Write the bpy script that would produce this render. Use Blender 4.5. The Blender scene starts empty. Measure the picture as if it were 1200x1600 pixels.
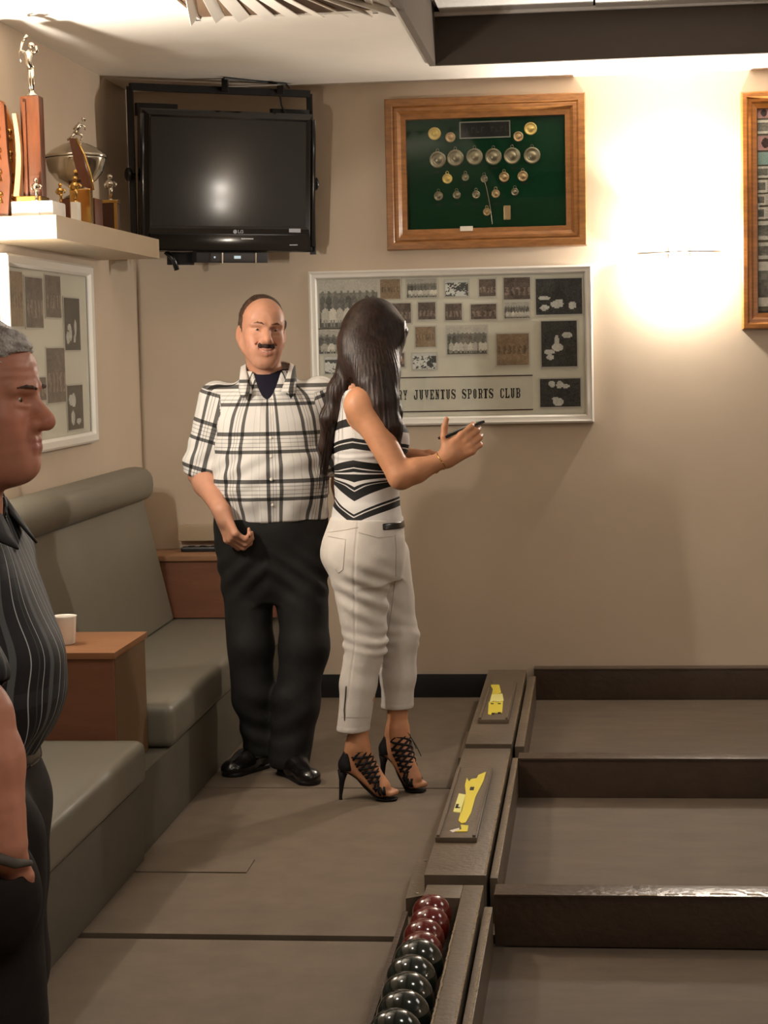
import bpy, bmesh, math, random
import numpy as np
from mathutils import Vector, Matrix

# ------------------------------------------------------------------ camera
random.seed(7)
rng = np.random.default_rng(7)
scene = bpy.context.scene
col = scene.collection
FPX = 3000.0                                   # focal length in pixels of the 1200 x 1600 frame
CAM_H = 1.52
YAW, PITCH, ROLL = 0.10895, 0.08522, -0.02157
def cam_rot():
    B = np.array([[1, 0, 0], [0, 0, -1], [0, 1, 0]], float)
    cy, sy = math.cos(YAW), math.sin(YAW)
    cp, sp = math.cos(PITCH), math.sin(PITCH)
    cr, sr = math.cos(ROLL), math.sin(ROLL)
    Ry = np.array([[cy, sy, 0], [-sy, cy, 0], [0, 0, 1]])
    Rp = np.array([[1, 0, 0], [0, cp, -sp], [0, sp, cp]])
    Rr = np.array([[cr, -sr, 0], [sr, cr, 0], [0, 0, 1]])
    return Rr @ Rp @ B @ Ry
CM = cam_rot()
cd = bpy.data.cameras.new('camera')
cd.sensor_fit = 'HORIZONTAL'; cd.sensor_width = 36.0; cd.lens = 36.0 * FPX / 1200.0
cd.clip_start = 0.05; cd.clip_end = 60
cam = bpy.data.objects.new('camera', cd); col.objects.link(cam)
r_, d_, f_ = CM[0], CM[1], CM[2]
cam.matrix_world = Matrix(((r_[0], -d_[0], -f_[0], 0), (r_[1], -d_[1], -f_[1], 0),
                           (r_[2], -d_[2], -f_[2], CAM_H), (0, 0, 0, 1)))
scene.camera = cam

# ------------------------------------------------------------------ world, lights, exposure
w = bpy.data.worlds.new('world'); scene.world = w; w.use_nodes = True
w.node_tree.nodes['Background'].inputs[0].default_value = (0.9, 0.75, 0.6, 1)
w.node_tree.nodes['Background'].inputs[1].default_value = 0.02
scene.view_settings.view_transform = 'Standard'
scene.view_settings.look = 'None'
scene.view_settings.gamma = 1.0
scene.view_settings.use_curve_mapping = False
scene.view_settings.exposure = 0.0
def lamp(name, kind, loc, power, color, size=0.1, rot=None, **k):
    l = bpy.data.lights.new(name, kind); l.energy = power; l.color = color
    if kind == 'AREA':
        l.size = size
    else:
        l.shadow_soft_size = size
    for a, b in k.items(): setattr(l, a, b)
    o = bpy.data.objects.new(name, l); o.location = loc
    if rot: o.rotation_euler = rot
    col.objects.link(o); return o
WARM = (1.0, 0.91, 0.81)
# key lamp follows the cast shadows; mid, rear and lane are added unseen fill
lamp('ceiling_lamp_key', 'SPOT', (-1.30, 4.45, 2.60), 30, WARM, 0.10, (0, 0, 0), spot_size=math.radians(165), spot_blend=0.6)
lamp('fill_light_mid', 'SPOT', (0.55, 3.9, 2.60), 30, WARM, 0.16, (0, 0, 0), spot_size=math.radians(165), spot_blend=0.6)
lamp('fill_light_rear', 'AREA', (0.6, 0.6, 2.55), 48, WARM, 1.4, (0, 0, 0))
lamp('fill_light_lane', 'AREA', (2.2, 5.8, 2.60), 18, WARM, 1.0, (0, 0, 0))

# ------------------------------------------------------------------ helpers
def ray(x, y):
    return CM.T @ np.array([(x - 600) / FPX, (y - 800) / FPX, 1.0])
def atY(x, y, Y):
    d = ray(x, y); t = Y / d[1]; p = d * t; return Vector((p[0], Y, p[2] + CAM_H))
def atX(x, y, X):
    d = ray(x, y); t = X / d[0]; p = d * t; return Vector((X, p[1], p[2] + CAM_H))
def atZ(x, y, Z):
    d = ray(x, y); t = (Z - CAM_H) / d[2]; p = d * t; return Vector((p[0], p[1], Z))

def srgb(r, g, b):
    f = lambda c: (c / 255 / 12.92) if c <= 10 else ((c / 255 + 0.055) / 1.055) ** 2.4
    return (f(r), f(g), f(b), 1)
MATS = {}
def mat(name, color, rough=0.6, metal=0.0, spec=0.4, noise=0.0, nscale=20, bump=0.0, bscale=120,
        stretch=(1, 1, 1), attr=None, emit=0, coat=0.0, color2=None, sss=0.0, trans=0):
    if name in MATS: return MATS[name]
    m = bpy.data.materials.new(name); m.use_nodes = True; nt = m.node_tree; N = nt.nodes; L = nt.links
    b = N['Principled BSDF']
    b.inputs['Roughness'].default_value = rough; b.inputs['Metallic'].default_value = metal
    b.inputs['Specular IOR Level'].default_value = spec
    b.inputs['Base Color'].default_value = color
    if coat: b.inputs['Coat Weight'].default_value = coat; b.inputs['Coat Roughness'].default_value = 0.08
    if sss:
        b.inputs['Subsurface Weight'].default_value = sss
        b.inputs['Subsurface Radius'].default_value = (0.012, 0.005, 0.003)
    if emit:
        b.inputs['Emission Color'].default_value = color; b.inputs['Emission Strength'].default_value = emit
    tc = N.new('ShaderNodeTexCoord'); mp = N.new('ShaderNodeMapping')
    L.new(tc.outputs['Object'], mp.inputs['Vector']); mp.inputs['Scale'].default_value = stretch
    src = None
    if attr:
        a = N.new('ShaderNodeAttribute'); a.attribute_name = attr; src = a.outputs['Color']
    if noise > 0:
        n = N.new('ShaderNodeTexNoise'); n.inputs['Scale'].default_value = nscale
        n.inputs['Detail'].default_value = 5; n.inputs['Roughness'].default_value = 0.6
        L.new(mp.outputs[0], n.inputs['Vector'])
        mx = N.new('ShaderNodeMix'); mx.data_type = 'RGBA'
        rmp = N.new('ShaderNodeMapRange'); rmp.inputs['From Min'].default_value = 0.35; rmp.inputs['From Max'].default_value = 0.65
        L.new(n.outputs['Fac'], rmp.inputs['Value'])
        if color2 is not None and not attr:
            mx.inputs['A'].default_value = color; mx.inputs['B'].default_value = color2
            L.new(rmp.outputs[0], mx.inputs['Factor'])
        else:
            mx.blend_type = 'MULTIPLY'
            rm2 = N.new('ShaderNodeMapRange'); rm2.inputs['To Min'].default_value = 0; rm2.inputs['To Max'].default_value = 1
            L.new(rmp.outputs[0], rm2.inputs['Value']); L.new(rm2.outputs[0], mx.inputs['Factor'])
            if src: L.new(src, mx.inputs['A'])
            else: mx.inputs['A'].default_value = color
            k = 1 - noise; mx.inputs['B'].default_value = (k, k, k, 1)
        src = mx.outputs['Result']
    if src: L.new(src, b.inputs['Base Color'])
    if bump > 0:
        n = N.new('ShaderNodeTexNoise'); n.inputs['Scale'].default_value = bscale; n.inputs['Detail'].default_value = 3
        L.new(mp.outputs[0], n.inputs['Vector'])
        bp = N.new('ShaderNodeBump'); bp.inputs['Strength'].default_value = bump; bp.inputs['Distance'].default_value = 0.01
        L.new(n.outputs['Fac'], bp.inputs['Height']); L.new(bp.outputs[0], b.inputs['Normal'])
    MATS[name] = m; return m

def glass_mat():
    if 'glass' in MATS: return MATS['glass']
    m = bpy.data.materials.new('clear_glass'); m.use_nodes = True; nt = m.node_tree; N = nt.nodes; L = nt.links
    N.remove(N['Principled BSDF'])
    t = N.new('ShaderNodeBsdfTransparent'); t.inputs[0].default_value = (0.95, 0.96, 0.95, 1)
    g = N.new('ShaderNodeBsdfGlossy'); g.inputs['Roughness'].default_value = 0.03
    lw = N.new('ShaderNodeLayerWeight'); lw.inputs[0].default_value = 0.5
    pw = N.new('ShaderNodeMath'); pw.operation = 'POWER'; pw.inputs[1].default_value = 4.5; L.new(lw.outputs['Facing'], pw.inputs[0])
    fr = N.new('ShaderNodeMath'); fr.operation = 'MULTIPLY_ADD'; fr.inputs[1].default_value = 0.55; fr.inputs[2].default_value = 0.025; L.new(pw.outputs[0], fr.inputs[0])
    mx = N.new('ShaderNodeMixShader'); L.new(fr.outputs[0], mx.inputs[0]); L.new(t.outputs[0], mx.inputs[1]); L.new(g.outputs[0], mx.inputs[2])
    L.new(mx.outputs[0], N['Material Output'].inputs[0]); MATS['glass'] = m; return m

def link_mesh(name, me, m, parent=None, smooth=False):
    o = bpy.data.objects.new(name, me); col.objects.link(o)
    if m is not None and not me.materials: me.materials.append(m)
    if smooth: me.polygons.foreach_set('use_smooth', [True] * len(me.polygons))
    if parent is not None:
        o.parent = parent
        o.matrix_parent_inverse = parent_inv(parent)
    return o
def parent_inv(p):
    m = Matrix.Identity(4); q = p
    chain = []
    while q is not None: chain.append(q); q = q.parent
    for q in reversed(chain):
        m = m @ q.matrix_parent_inverse @ q.matrix_basis
    return m.inverted()
def obj(name, bm, m, parent=None, smooth=False, auto=None):
    me = bpy.data.meshes.new(name); bm.to_mesh(me); bm.free()
    if smooth or auto is not None:
        me.polygons.foreach_set('use_smooth', [True] * len(me.polygons))
    if auto is not None:
        me.set_sharp_from_angle(angle=math.radians(auto))
    return link_mesh(name, me, m, parent)
def pyobj(name, V, F, m, parent=None, smooth=False, auto=None):
    me = bpy.data.meshes.new(name); me.from_pydata([tuple(v) for v in V], [], F)
    if smooth or auto is not None: me.polygons.foreach_set('use_smooth', [True] * len(me.polygons))
    if auto is not None: me.set_sharp_from_angle(angle=math.radians(auto))
    return link_mesh(name, me, m, parent)
def thing(name, label, cat, loc=(0, 0, 0), group=None):
    o = bpy.data.objects.new(name, None); col.objects.link(o); o.location = loc
    o.empty_display_size = 0.05
    o['label'] = label; o['category'] = cat
    if group: o['group'] = group
    return o
def tag(o, label, cat, group=None):
    o['label'] = label; o['category'] = cat
    if group: o['group'] = group
    return o
def struct(o):
    o['kind'] = 'structure'; return o
def bx(bm, lo, hi, bevel=0.0, mtx=None):
    lo = Vector(lo); hi = Vector(hi)
    c = (lo + hi) / 2; s = hi - lo
    r = bmesh.ops.create_cube(bm, size=1)
    for v in r['verts']: v.co = Vector((v.co.x * s.x, v.co.y * s.y, v.co.z * s.z)) + c
    if bevel > 0:
        es = list({e for v in r['verts'] for e in v.link_edges})
        q = bmesh.ops.bevel(bm, geom=es, offset=bevel, segments=2, profile=0.7, affect='EDGES')
        vs = list({v for f in q['faces'] for v in f.verts} | {v for v in r['verts'] if v.is_valid})
    else: vs = r['verts']
    if mtx is not None:
        allv = set(vs)
        for v in list(vs):
            for e in v.link_edges: allv.add(e.other_vert(v))
        for v in allv: v.co = mtx @ v.co
    return bm
def box(name, lo, hi, m, parent=None, bevel=0.0, mtx=None):
    bm = bmesh.new(); bx(bm, lo, hi, bevel)
    if mtx is not None: bmesh.ops.transform(bm, matrix=mtx, verts=bm.verts)
    return obj(name, bm, m, parent, auto=40 if bevel else None)
def lathe(bm, prof, n=24, loc=(0, 0, 0), mtx=None):
    """prof: list of (r, z)"""
    rings = []
    for r, z in prof:
        if r < 1e-6: rings.append([bm.verts.new((0, 0, z))])
        else: rings.append([bm.verts.new((r * math.cos(2 * math.pi * i / n), r * math.sin(2 * math.pi * i / n), z)) for i in range(n)])
    for a, b in zip(rings[:-1], rings[1:]):
        for i in range(n):
            j = (i + 1) % n
            if len(a) == 1 and len(b) == 1: continue
            if len(a) == 1: bm.faces.new((a[0], b[j], b[i]))
            elif len(b) == 1: bm.faces.new((a[i], a[j], b[0]))
            else: bm.faces.new((a[i], a[j], b[j], b[i]))
    vs = [v for r in rings for v in r]
    T = Matrix.Translation(loc)
    M = T @ mtx if mtx is not None else T
    for v in vs: v.co = M @ v.co
    return vs
def tube(bm, pts, rad, n=8, close=True):
    """round tube through pts; rad number or list"""
    pts = [Vector(p) for p in pts]
    if not hasattr(rad, '__len__'): rad = [rad] * len(pts)
    prev = None; rings = []
    for i, p in enumerate(pts):
        t = (pts[min(i + 1, len(pts) - 1)] - pts[max(i - 1, 0)]).normalized()
        if prev is None:
            a = Vector((0, 0, 1)) if abs(t.z) < 0.9 else Vector((1, 0, 0))
            u = t.cross(a).normalized()
        else:
            u = (prev - t * prev.dot(t)).normalized()
        prev = u; v = t.cross(u)
        rings.append([bm.verts.new(p + (u * math.cos(2 * math.pi * k / n) + v * math.sin(2 * math.pi * k / n)) * rad[i]) for k in range(n)])
    for a, b in zip(rings[:-1], rings[1:]):
        for k in range(n):
            j = (k + 1) % n
            bm.faces.new((a[k], a[j], b[j], b[k]))
    if close:
        bm.faces.new(list(reversed(rings[0]))); bm.faces.new(rings[-1])
def rot_to(a, b=None):
    """matrix whose z axis is along a"""
    return Vector(a).to_track_quat('Z', 'Y').to_matrix().to_4x4()
def copy_tree(o, parent=None):
    c = o.copy(); col.objects.link(c); c.parent = parent
    for ch in list(o.children): copy_tree(ch, c)
    return c
# ------------------------------------------------------------------ materials
WALL = mat('wall_paint', srgb(194, 176, 154), 0.62, noise=0.05, nscale=3, bump=0.05, bscale=260)
CEIL = mat('ceiling_paint', srgb(238, 230, 218), 0.7, noise=0.04, nscale=4, bump=0.05, bscale=200)
CARPET = mat('brown_carpet', srgb(106, 92, 76), 0.75, spec=0.35, noise=0.16, nscale=9, bump=0.25, bscale=420)
LANEC = mat('lane_carpet', srgb(96, 82, 67), 0.7, spec=0.4, noise=0.22, nscale=5, bump=0.25, bscale=300, stretch=(1, 2.6, 1))
BOARD = mat('painted_board', srgb(96, 82, 66), 0.42, spec=0.5, noise=0.15, nscale=12, bump=0.15, bscale=60)
DBOARD = mat('divider_paint', srgb(66, 51, 40), 0.3, spec=0.6, noise=0.2, nscale=14, bump=0.2, bscale=50)
WORN = mat('worn_edge', srgb(136, 116, 86), 0.5, noise=0.45, nscale=40, bump=0.5, bscale=90)
DARKGAP = mat('dark_underlay', srgb(30, 24, 20), 0.9)
BASEB = mat('black_baseboard', srgb(22, 20, 20), 0.4, spec=0.5)
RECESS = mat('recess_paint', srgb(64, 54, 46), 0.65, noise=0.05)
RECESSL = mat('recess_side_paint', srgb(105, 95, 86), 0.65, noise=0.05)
TILE = mat('ceiling_tile', srgb(220, 216, 210), 0.8, noise=0.06, nscale=40, bump=0.2, bscale=200)
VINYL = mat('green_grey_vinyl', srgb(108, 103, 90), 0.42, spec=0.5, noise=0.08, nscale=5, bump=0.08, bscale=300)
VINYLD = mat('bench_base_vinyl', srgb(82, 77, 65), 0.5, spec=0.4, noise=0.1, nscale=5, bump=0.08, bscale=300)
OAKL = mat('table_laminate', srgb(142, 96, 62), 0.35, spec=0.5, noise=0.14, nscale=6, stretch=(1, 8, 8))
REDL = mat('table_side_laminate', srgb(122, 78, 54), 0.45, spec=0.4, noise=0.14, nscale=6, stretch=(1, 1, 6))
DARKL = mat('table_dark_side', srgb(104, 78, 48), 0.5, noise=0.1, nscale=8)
OAK = mat('oak_frame', srgb(160, 108, 60), 0.3, spec=0.55, noise=0.38, nscale=16, stretch=(1, 1, 5), bump=0.08, bscale=80)
OAKH = mat('oak_frame_side_grain', srgb(176, 112, 54), 0.3, spec=0.55, noise=0.38, nscale=16, stretch=(1, 1, 5))
WFRAME = mat('white_frame_paint', srgb(214, 208, 198), 0.35, spec=0.5)
MATTE = mat('mount_card', srgb(228, 222, 208), 0.8)
BLACK = mat('black_plastic', srgb(16, 16, 18), 0.3, spec=0.5)
GLOSSB = mat('gloss_black', srgb(8, 8, 11), 0.12, spec=0.5, coat=0.6)
SCREEN = mat('lcd_panel', srgb(24, 22, 21), 0.36, spec=0.25, coat=0.35)
METALB = mat('bracket_metal', srgb(26, 24, 24), 0.5, metal=0.3)
SILVER = mat('silver_plate', srgb(205, 198, 185), 0.12, metal=1.0)
GOLD = mat('gold_plate', srgb(205, 165, 95), 0.2, metal=1.0)
BRONZE = mat('bronze_medal', srgb(190, 160, 122), 0.4, metal=0.6)
PEWTER = mat('pewter_medal', srgb(150, 140, 118), 0.35, metal=0.75)
GOLDM = mat('gold_medal', srgb(226, 196, 120), 0.35, metal=0.4)
MARBLE = mat('white_marble', srgb(236, 232, 224), 0.25, noise=0.08, nscale=18)
WALNUT = mat('trophy_wood', srgb(104, 58, 34), 0.28, spec=0.55, noise=0.25, nscale=14, stretch=(6, 6, 1))
DWOOD = mat('dark_trophy_wood', srgb(72, 36, 22), 0.3, spec=0.5, noise=0.2, nscale=20)
FELT = mat('green_felt', srgb(14, 56, 36), 0.95, spec=0.1, noise=0.12, nscale=60, bump=0.2, bscale=500)
PLATE = mat('black_nameplate', srgb(24, 24, 26), 0.35)
CREAM = mat('white_china', srgb(232, 224, 210), 0.2, spec=0.5, coat=0.4)
SHELF = mat('shelf_paint', srgb(176, 156, 128), 0.4, noise=0.05, nscale=5)
YEL = mat('yellow_label', srgb(212, 194, 62), 0.5)
YEL2 = mat('pale_yellow_label', srgb(220, 214, 130), 0.5)
INK = mat('black_ink', srgb(20, 16, 18), 0.6)
LINE = mat('maroon_rule', srgb(60, 26, 24), 0.6)
GLASS = glass_mat()

YW = 8.242; XL = -1.96; ZC = 2.64
# ------------------------------------------------------------------ room shell
def slab(name, lo, hi, m, parent=None): return box(name, lo, hi, m, parent)
struct(slab('wall_back', (XL - 0.1, YW, -0.1), (4.2, YW + 0.1, 3.0), WALL))
struct(slab('wall_left', (XL - 0.1, -2.6, -0.1), (XL, YW, 3.0), WALL))
struct(slab('wall_right', (4.2, -2.6, -0.1), (4.3, YW + 0.1, 3.0), WALL))
struct(slab('wall_front', (XL - 0.1, -2.7, -0.1), (4.3, -2.6, 3.0), WALL))
# ceiling with the recess at the right
RX, RY0, RY1, RZ = -0.598, 1.6, 7.686, 2.835
ceil = struct(slab('ceiling', (XL, -2.6, ZC), (RX - 0.025, YW, ZC + 0.03), CEIL))
slab('ceiling_strip', (RX, RY1 + 0.025, ZC), (4.2, YW, ZC + 0.03), CEIL, ceil)
slab('ceiling_strip', (RX, -2.6, ZC), (4.2, RY0 - 0.025, ZC + 0.03), CEIL, ceil)
slab('ceiling_strip', (RX - 0.025, RY1 + 0.025, ZC), (RX, YW, ZC + 0.03), CEIL, ceil)
slab('ceiling_strip', (RX - 0.025, -2.6, ZC), (RX, RY0, ZC + 0.03), CEIL, ceil)
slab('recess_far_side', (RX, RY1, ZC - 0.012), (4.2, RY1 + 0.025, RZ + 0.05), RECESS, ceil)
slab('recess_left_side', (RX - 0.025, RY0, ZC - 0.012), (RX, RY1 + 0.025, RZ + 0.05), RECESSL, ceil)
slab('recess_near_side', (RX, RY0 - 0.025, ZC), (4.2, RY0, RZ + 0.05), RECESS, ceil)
ty = RY1 - 0.004
for j in range(10):
    for i in range(8):
        x0 = RX + 0.02 + i * 0.606; y1 = ty - j * 0.606
        dz = 0.004 * ((i * 7 + j * 3) % 3)
        slab('ceiling_tile', (x0 + 0.004, y1 - 0.602, RZ - 0.008 - dz), (min(x0 + 0.602, 4.2), y1 - 0.002, RZ + 0.01), TILE, ceil)
slab('tile_backing', (RX, RY0, RZ + 0.02), (4.2, RY1, RZ + 0.05), TILE, ceil)
# white edge trim running along the foot of the tiles
slab('tile_edge_trim', (RX + 0.0, RY1 - 0.022, RZ - 0.02), (4.2, RY1 - 0.002, RZ - 0.004), TILE, ceil)
# ceiling air diffuser
vent = thing('ceiling_air_vent', 'white square louvred air vent set in the ceiling, cut by the top of the photo', 'air vent', (-1.0, 6.15, ZC))
vx0, vx1, vy0, vy1 = -1.306, -0.69, 5.85, 6.465
bm = bmesh.new()
for a, b in (((vx0, vy1 - .018), (vx1, vy1)), ((vx0, vy0), (vx1, vy0 + .018)), ((vx0, vy0), (vx0 + .018, vy1)), ((vx1 - .018, vy0), (vx1, vy1))):
    bx(bm, (a[0], a[1], ZC - 0.012), (b[0], b[1], ZC + 0.001))
obj('vent_frame', bm, CEIL, vent)
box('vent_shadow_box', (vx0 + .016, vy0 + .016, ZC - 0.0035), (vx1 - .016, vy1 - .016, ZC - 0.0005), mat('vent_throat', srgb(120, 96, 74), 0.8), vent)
for i in range(9):
    cx = vx0 + 0.05 + i * 0.064
    ang = math.radians(-52 + i * 13)
    Mx = Matrix.Translation((cx, (vy0 + vy1) / 2, ZC - 0.017)) @ Matrix.Rotation(math.radians(10 - i * 4), 4, 'Z') @ Matrix.Rotation(ang, 4, 'Y')
    box('vent_blade', (-0.0215 + 0.004 * (i % 2), -0.283, -0.0015), (0.0215, 0.283, 0.0015), CEIL, vent, mtx=Mx)

# floor: dark underlay with carpeted panels laid on it
floor = struct(slab('floor', (XL - 0.1, -2.7, -0.1), (4.3, YW + 0.1, -0.022), DARKGAP))
def panel(name, x0, y0, x1, y1, m, z=0.0): return box(name, (x0, y0, z - 0.022), (x1, y1, z), m, floor, bevel=0.003)
edges = [(YW, 6.517), (6.503, 4.838), (4.792, 3.14), (3.125, 1.4), (1.39, -0.6), (-0.61, -2.6)]
for y1, y0 in edges:
    panel('floor_panel', XL, y0, -0.40, y1, CARPET)
panel('lane_floor', -0.36, 6.46, 4.2, 8.24, LANEC)
panel('lane_floor', -0.36, 4.86, 4.2, 6.38, LANEC)
panel('lane_floor', -0.36, 3.10, 4.2, 4.76, LANEC)
panel('lane_floor', -0.36, -2.6, 4.2, 3.09, LANEC)
box('floor_patch', (-1.36, 5.42, 0.0), (-1.02, 5.563, 0.004), CARPET, floor, bevel=0.0015)
b = struct(box('baseboard_back', (XL, YW - 0.014, 0.0), (-0.45, YW - 0.001, 0.102), BASEB, bevel=0.003))

# ------------------------------------------------------------------ lanes
def divider(y0, y1, label, worn=0.0):
    t = thing('lane_divider', label, 'lane divider', (1.9, (y0 + y1) / 2, 0), 'lane divider boards')
    box('divider_board', (-0.262, y0, 0.0), (4.19, y1, 0.128), DBOARD, t, bevel=0.004)
    box('divider_cap', (-0.262, y0 - 0.004, 0.128), (4.19, y1 + 0.002, 0.136), DBOARD, t, bevel=0.003)
    if worn:
        bm = bmesh.new()
        for i in range(26):
            x = 0.05 + i * 0.055 + rng.uniform(-.01, .01); q = rng.uniform(0.02, 0.05); yy = y0 - 0.004 + rng.uniform(0.0, 0.004) * 6
            bx(bm, (x, yy, 0.1355), (x + q, yy + rng.uniform(0.006, 0.014), 0.1366))
        o = obj('scuff_marks', bm, WORN, t); o['kind'] = 'stuff'
    return t
divider(8.165, 8.236, 'dark brown painted lane divider running along the foot of the back wall')
divider(6.375, 6.462, 'middle dark brown lane divider, between the two trays of yellow labels')
divider(4.765, 4.855, 'nearest dark brown lane divider with scuffed shiny top edge, right of the balls', 1)

def worn_strip(bm, x, y0, y1, z, wdt=0.006, n=40):
    wdt *= 0.6; n = int(n * 2.5)
    last = None
    for i in range(n + 1):
        y = y0 + (y1 - y0) * i / n
        dx = rng.uniform(-0.0012, 0.0012); a = bm.verts.new((x + dx - wdt / 2, y, z)); b = bm.verts.new((x + dx + wdt / 2 + rng.uniform(0, .002), y, z + 0.0012))
        if last: bm.faces.new((last[0], last[1], b, a))
        last = (a, b)
def end_board(y0, y1, label, x0=-0.455, x1=-0.292, lip=-0.262):
    t = thing('lane_end_board', label, 'lane end board', ((x0 + x1) / 2, (y0 + y1) / 2, 0))
    bm = bmesh.new(); bx(bm, (x0, y0, 0.0), (x1, y1, 0.135), 0.004); obj('plank', bm, BOARD, t, auto=40)
    box('inner_lip', (x1 + 0.009, y0 + 0.02, 0.0), (lip, y1 - 0.09, 0.122), BOARD, t, bevel=0.003)
    bm = bmesh.new(); worn_strip(bm, x1 - 0.003, y0 + 0.01, y1 - 0.02, 0.1353); worn_strip(bm, lip - 0.005, y0 + 0.03, y1 - 0.1, 0.1225, 0.007)
    o = obj('worn_edges', bm, WORN, t); o['kind'] = 'stuff'
    return t
EA = end_board(6.61, 8.15, 'farthest brown painted lane end board reaching the back wall', lip=-0.25)
EB = end_board(4.94, 6.535, 'middle brown painted lane end board with scratched tray on top')
# nearest one carries the ball trough: only the right part is full height
EC = thing('lane_end_board', 'nearest lane end board beside the row of balls with chipped yellowed edges', 'lane end board', (-0.35, 4.2, 0))
box('plank', (-0.345, 3.0, 0.0), (-0.292, 4.848, 0.135), BOARD, EC, bevel=0.004)
box('plank_head', (-0.44, 4.73, 0.0), (-0.345, 4.848, 0.135), BOARD, EC, bevel=0.004)
box('trough_bottom', (-0.478, 3.0, 0.0), (-0.345, 4.73, 0.06), DBOARD, EC)
box('trough_side', (-0.492, 3.0, 0.0), (-0.478, 4.73, 0.10), DBOARD, EC, bevel=0.003)
box('inner_lip', (-0.283, 3.02, 0.0), (-0.262, 4.70, 0.122), BOARD, EC, bevel=0.003)
bm = bmesh.new(); worn_strip(bm, -0.296, 3.0, 4.83, 0.1356, 0.007, 70); worn_strip(bm, -0.268, 3.0, 4.69, 0.1226, 0.008, 70); worn_strip(bm, -0.343, 3.0, 4.53, 0.1358, 0.006, 60)
o = obj('worn_edges', bm, WORN, EC); o['kind'] = 'stuff'

def tray(y0, y1, x0, x1, label):
    t = thing('label_tray', label, 'tray', ((x0 + x1) / 2, (y0 + y1) / 2, 0.136))
    box('tray_base', (x0, y0, 0.1355), (x1, y1, 0.150), BOARD, t, bevel=0.003)
    box('tray_rail', (x0 + 0.004, y0 + 0.004, 0.150), (x0 + 0.012, y1 - 0.004, 0.156), BOARD, t)
    box('tray_rail', (x1 - 0.012, y0 + 0.004, 0.150), (x1 - 0.004, y1 - 0.004, 0.156), BOARD, t)
    return t
tray(6.97, 7.78, -0.432, -0.318, 'far wooden tray holding small yellow labels, near the back wall')
tray(5.268, 6.16, -0.452, -0.335, 'near wooden tray with a long yellow label on it')
def label_piece(pts, m, name, label, group, z=0.153):
    bm = bmesh.new()
    P = [atZ(x, y, z) for x, y in pts]
    lo = [bm.verts.new((p.x, p.y, z - 0.0015)) for p in P]; hi = [bm.verts.new((p.x, p.y, z + 0.001)) for p in P]
    n = len(P); bm.faces.new(hi); bm.faces.new(list(reversed(lo)))
    for i in range(n): bm.faces.new((lo[i], lo[(i + 1) % n], hi[(i + 1) % n], hi[i]))
    bmesh.ops.recalc_face_normals(bm, faces=bm.faces)
    o = obj(name, bm, m); tag(o, label, 'label', group); return o
z7 = lambda L: [(640 + x / 4, 1020 + y / 4) for x, y in L]
G = 'yellow labels in the trays'
l = label_piece(z7([(358, 782), (345, 830), (352, 880), (330, 960), (305, 1050), (325, 1066), (350, 1062), (385, 1000), (412, 900), (462, 800), (478, 745), (430, 765), (420, 785), (385, 790), (372, 806)]), YEL, 'yellow_label', 'long torn yellow label tapering towards the viewer in the near tray', G, 0.1515)
bm = bmesh.new()
for a, b in ((z7([(380, 838)])[0], z7([(400, 858)])[0]),):
    p = atZ(*a, 0.1528); q = atZ(*b, 0.1528); bx(bm, (min(p.x, q.x), min(p.y, q.y), 0.1525), (max(p.x, q.x), max(p.y, q.y), 0.1531))
obj('printed_square', bm, INK, l)
l = label_piece(z7([(308, 880), (350, 888), (325, 1000), (272, 994)]), YEL2, 'yellow_label', 'short pale yellow label left of the long one in the near tray', G, 0.1515)
bm = bmesh.new()
p = atZ(*z7([(300, 960)])[0], 0.1528); bx(bm, (p.x - 0.006, p.y - 0.02, 0.1525), (p.x + 0.002, p.y + 0.03, 0.1531)); bx(bm, (p.x - 0.006, p.y - 0.02, 0.1525), (p.x + 0.008, p.y - 0.008, 0.1531))
obj('printed_mark', bm, INK, l)
label_piece(z7([(318, 1076), (368, 1080), (362, 1118), (285, 1118), (325, 1104)]), YEL, 'yellow_label', 'small yellow scrap at the near end of the near tray', G, 0.1515)
label_piece(z7([(250, 1112), (310, 1096), (312, 1110), (270, 1122)]), CREAM, 'white_scrap', 'tiny white paper scrap at the near end of the near tray', G, 0.1515)
label_piece(z7([(503, 200), (560, 200), (572, 250), (540, 262), (512, 268), (520, 230)]), YEL, 'yellow_label', 'topmost yellow label in the far tray, nearest the wall', G, 0.1515)
label_piece(z7([(512, 262), (580, 256), (588, 300), (560, 306), (520, 302), (500, 312)]), YEL2, 'yellow_label', 'middle yellow label in the far tray with dark marks', G, 0.1545)
l = label_piece(z7([(494, 308), (584, 306), (578, 376), (515, 376), (510, 388), (490, 384)]), YEL, 'yellow_label', 'lowest squarish yellow label in the far tray', G, 0.1515)
bm = bmesh.new()
for a in ((515, 318), (560, 318), (560, 374), (520, 378)):
    p = atZ(*z7([a])[0], 0.1530); box('printed_mark', (p.x - 0.005, p.y - 0.008, 0.1520), (p.x + 0.006, p.y + 0.012, 0.1530), INK, l)
bm.free()
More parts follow.
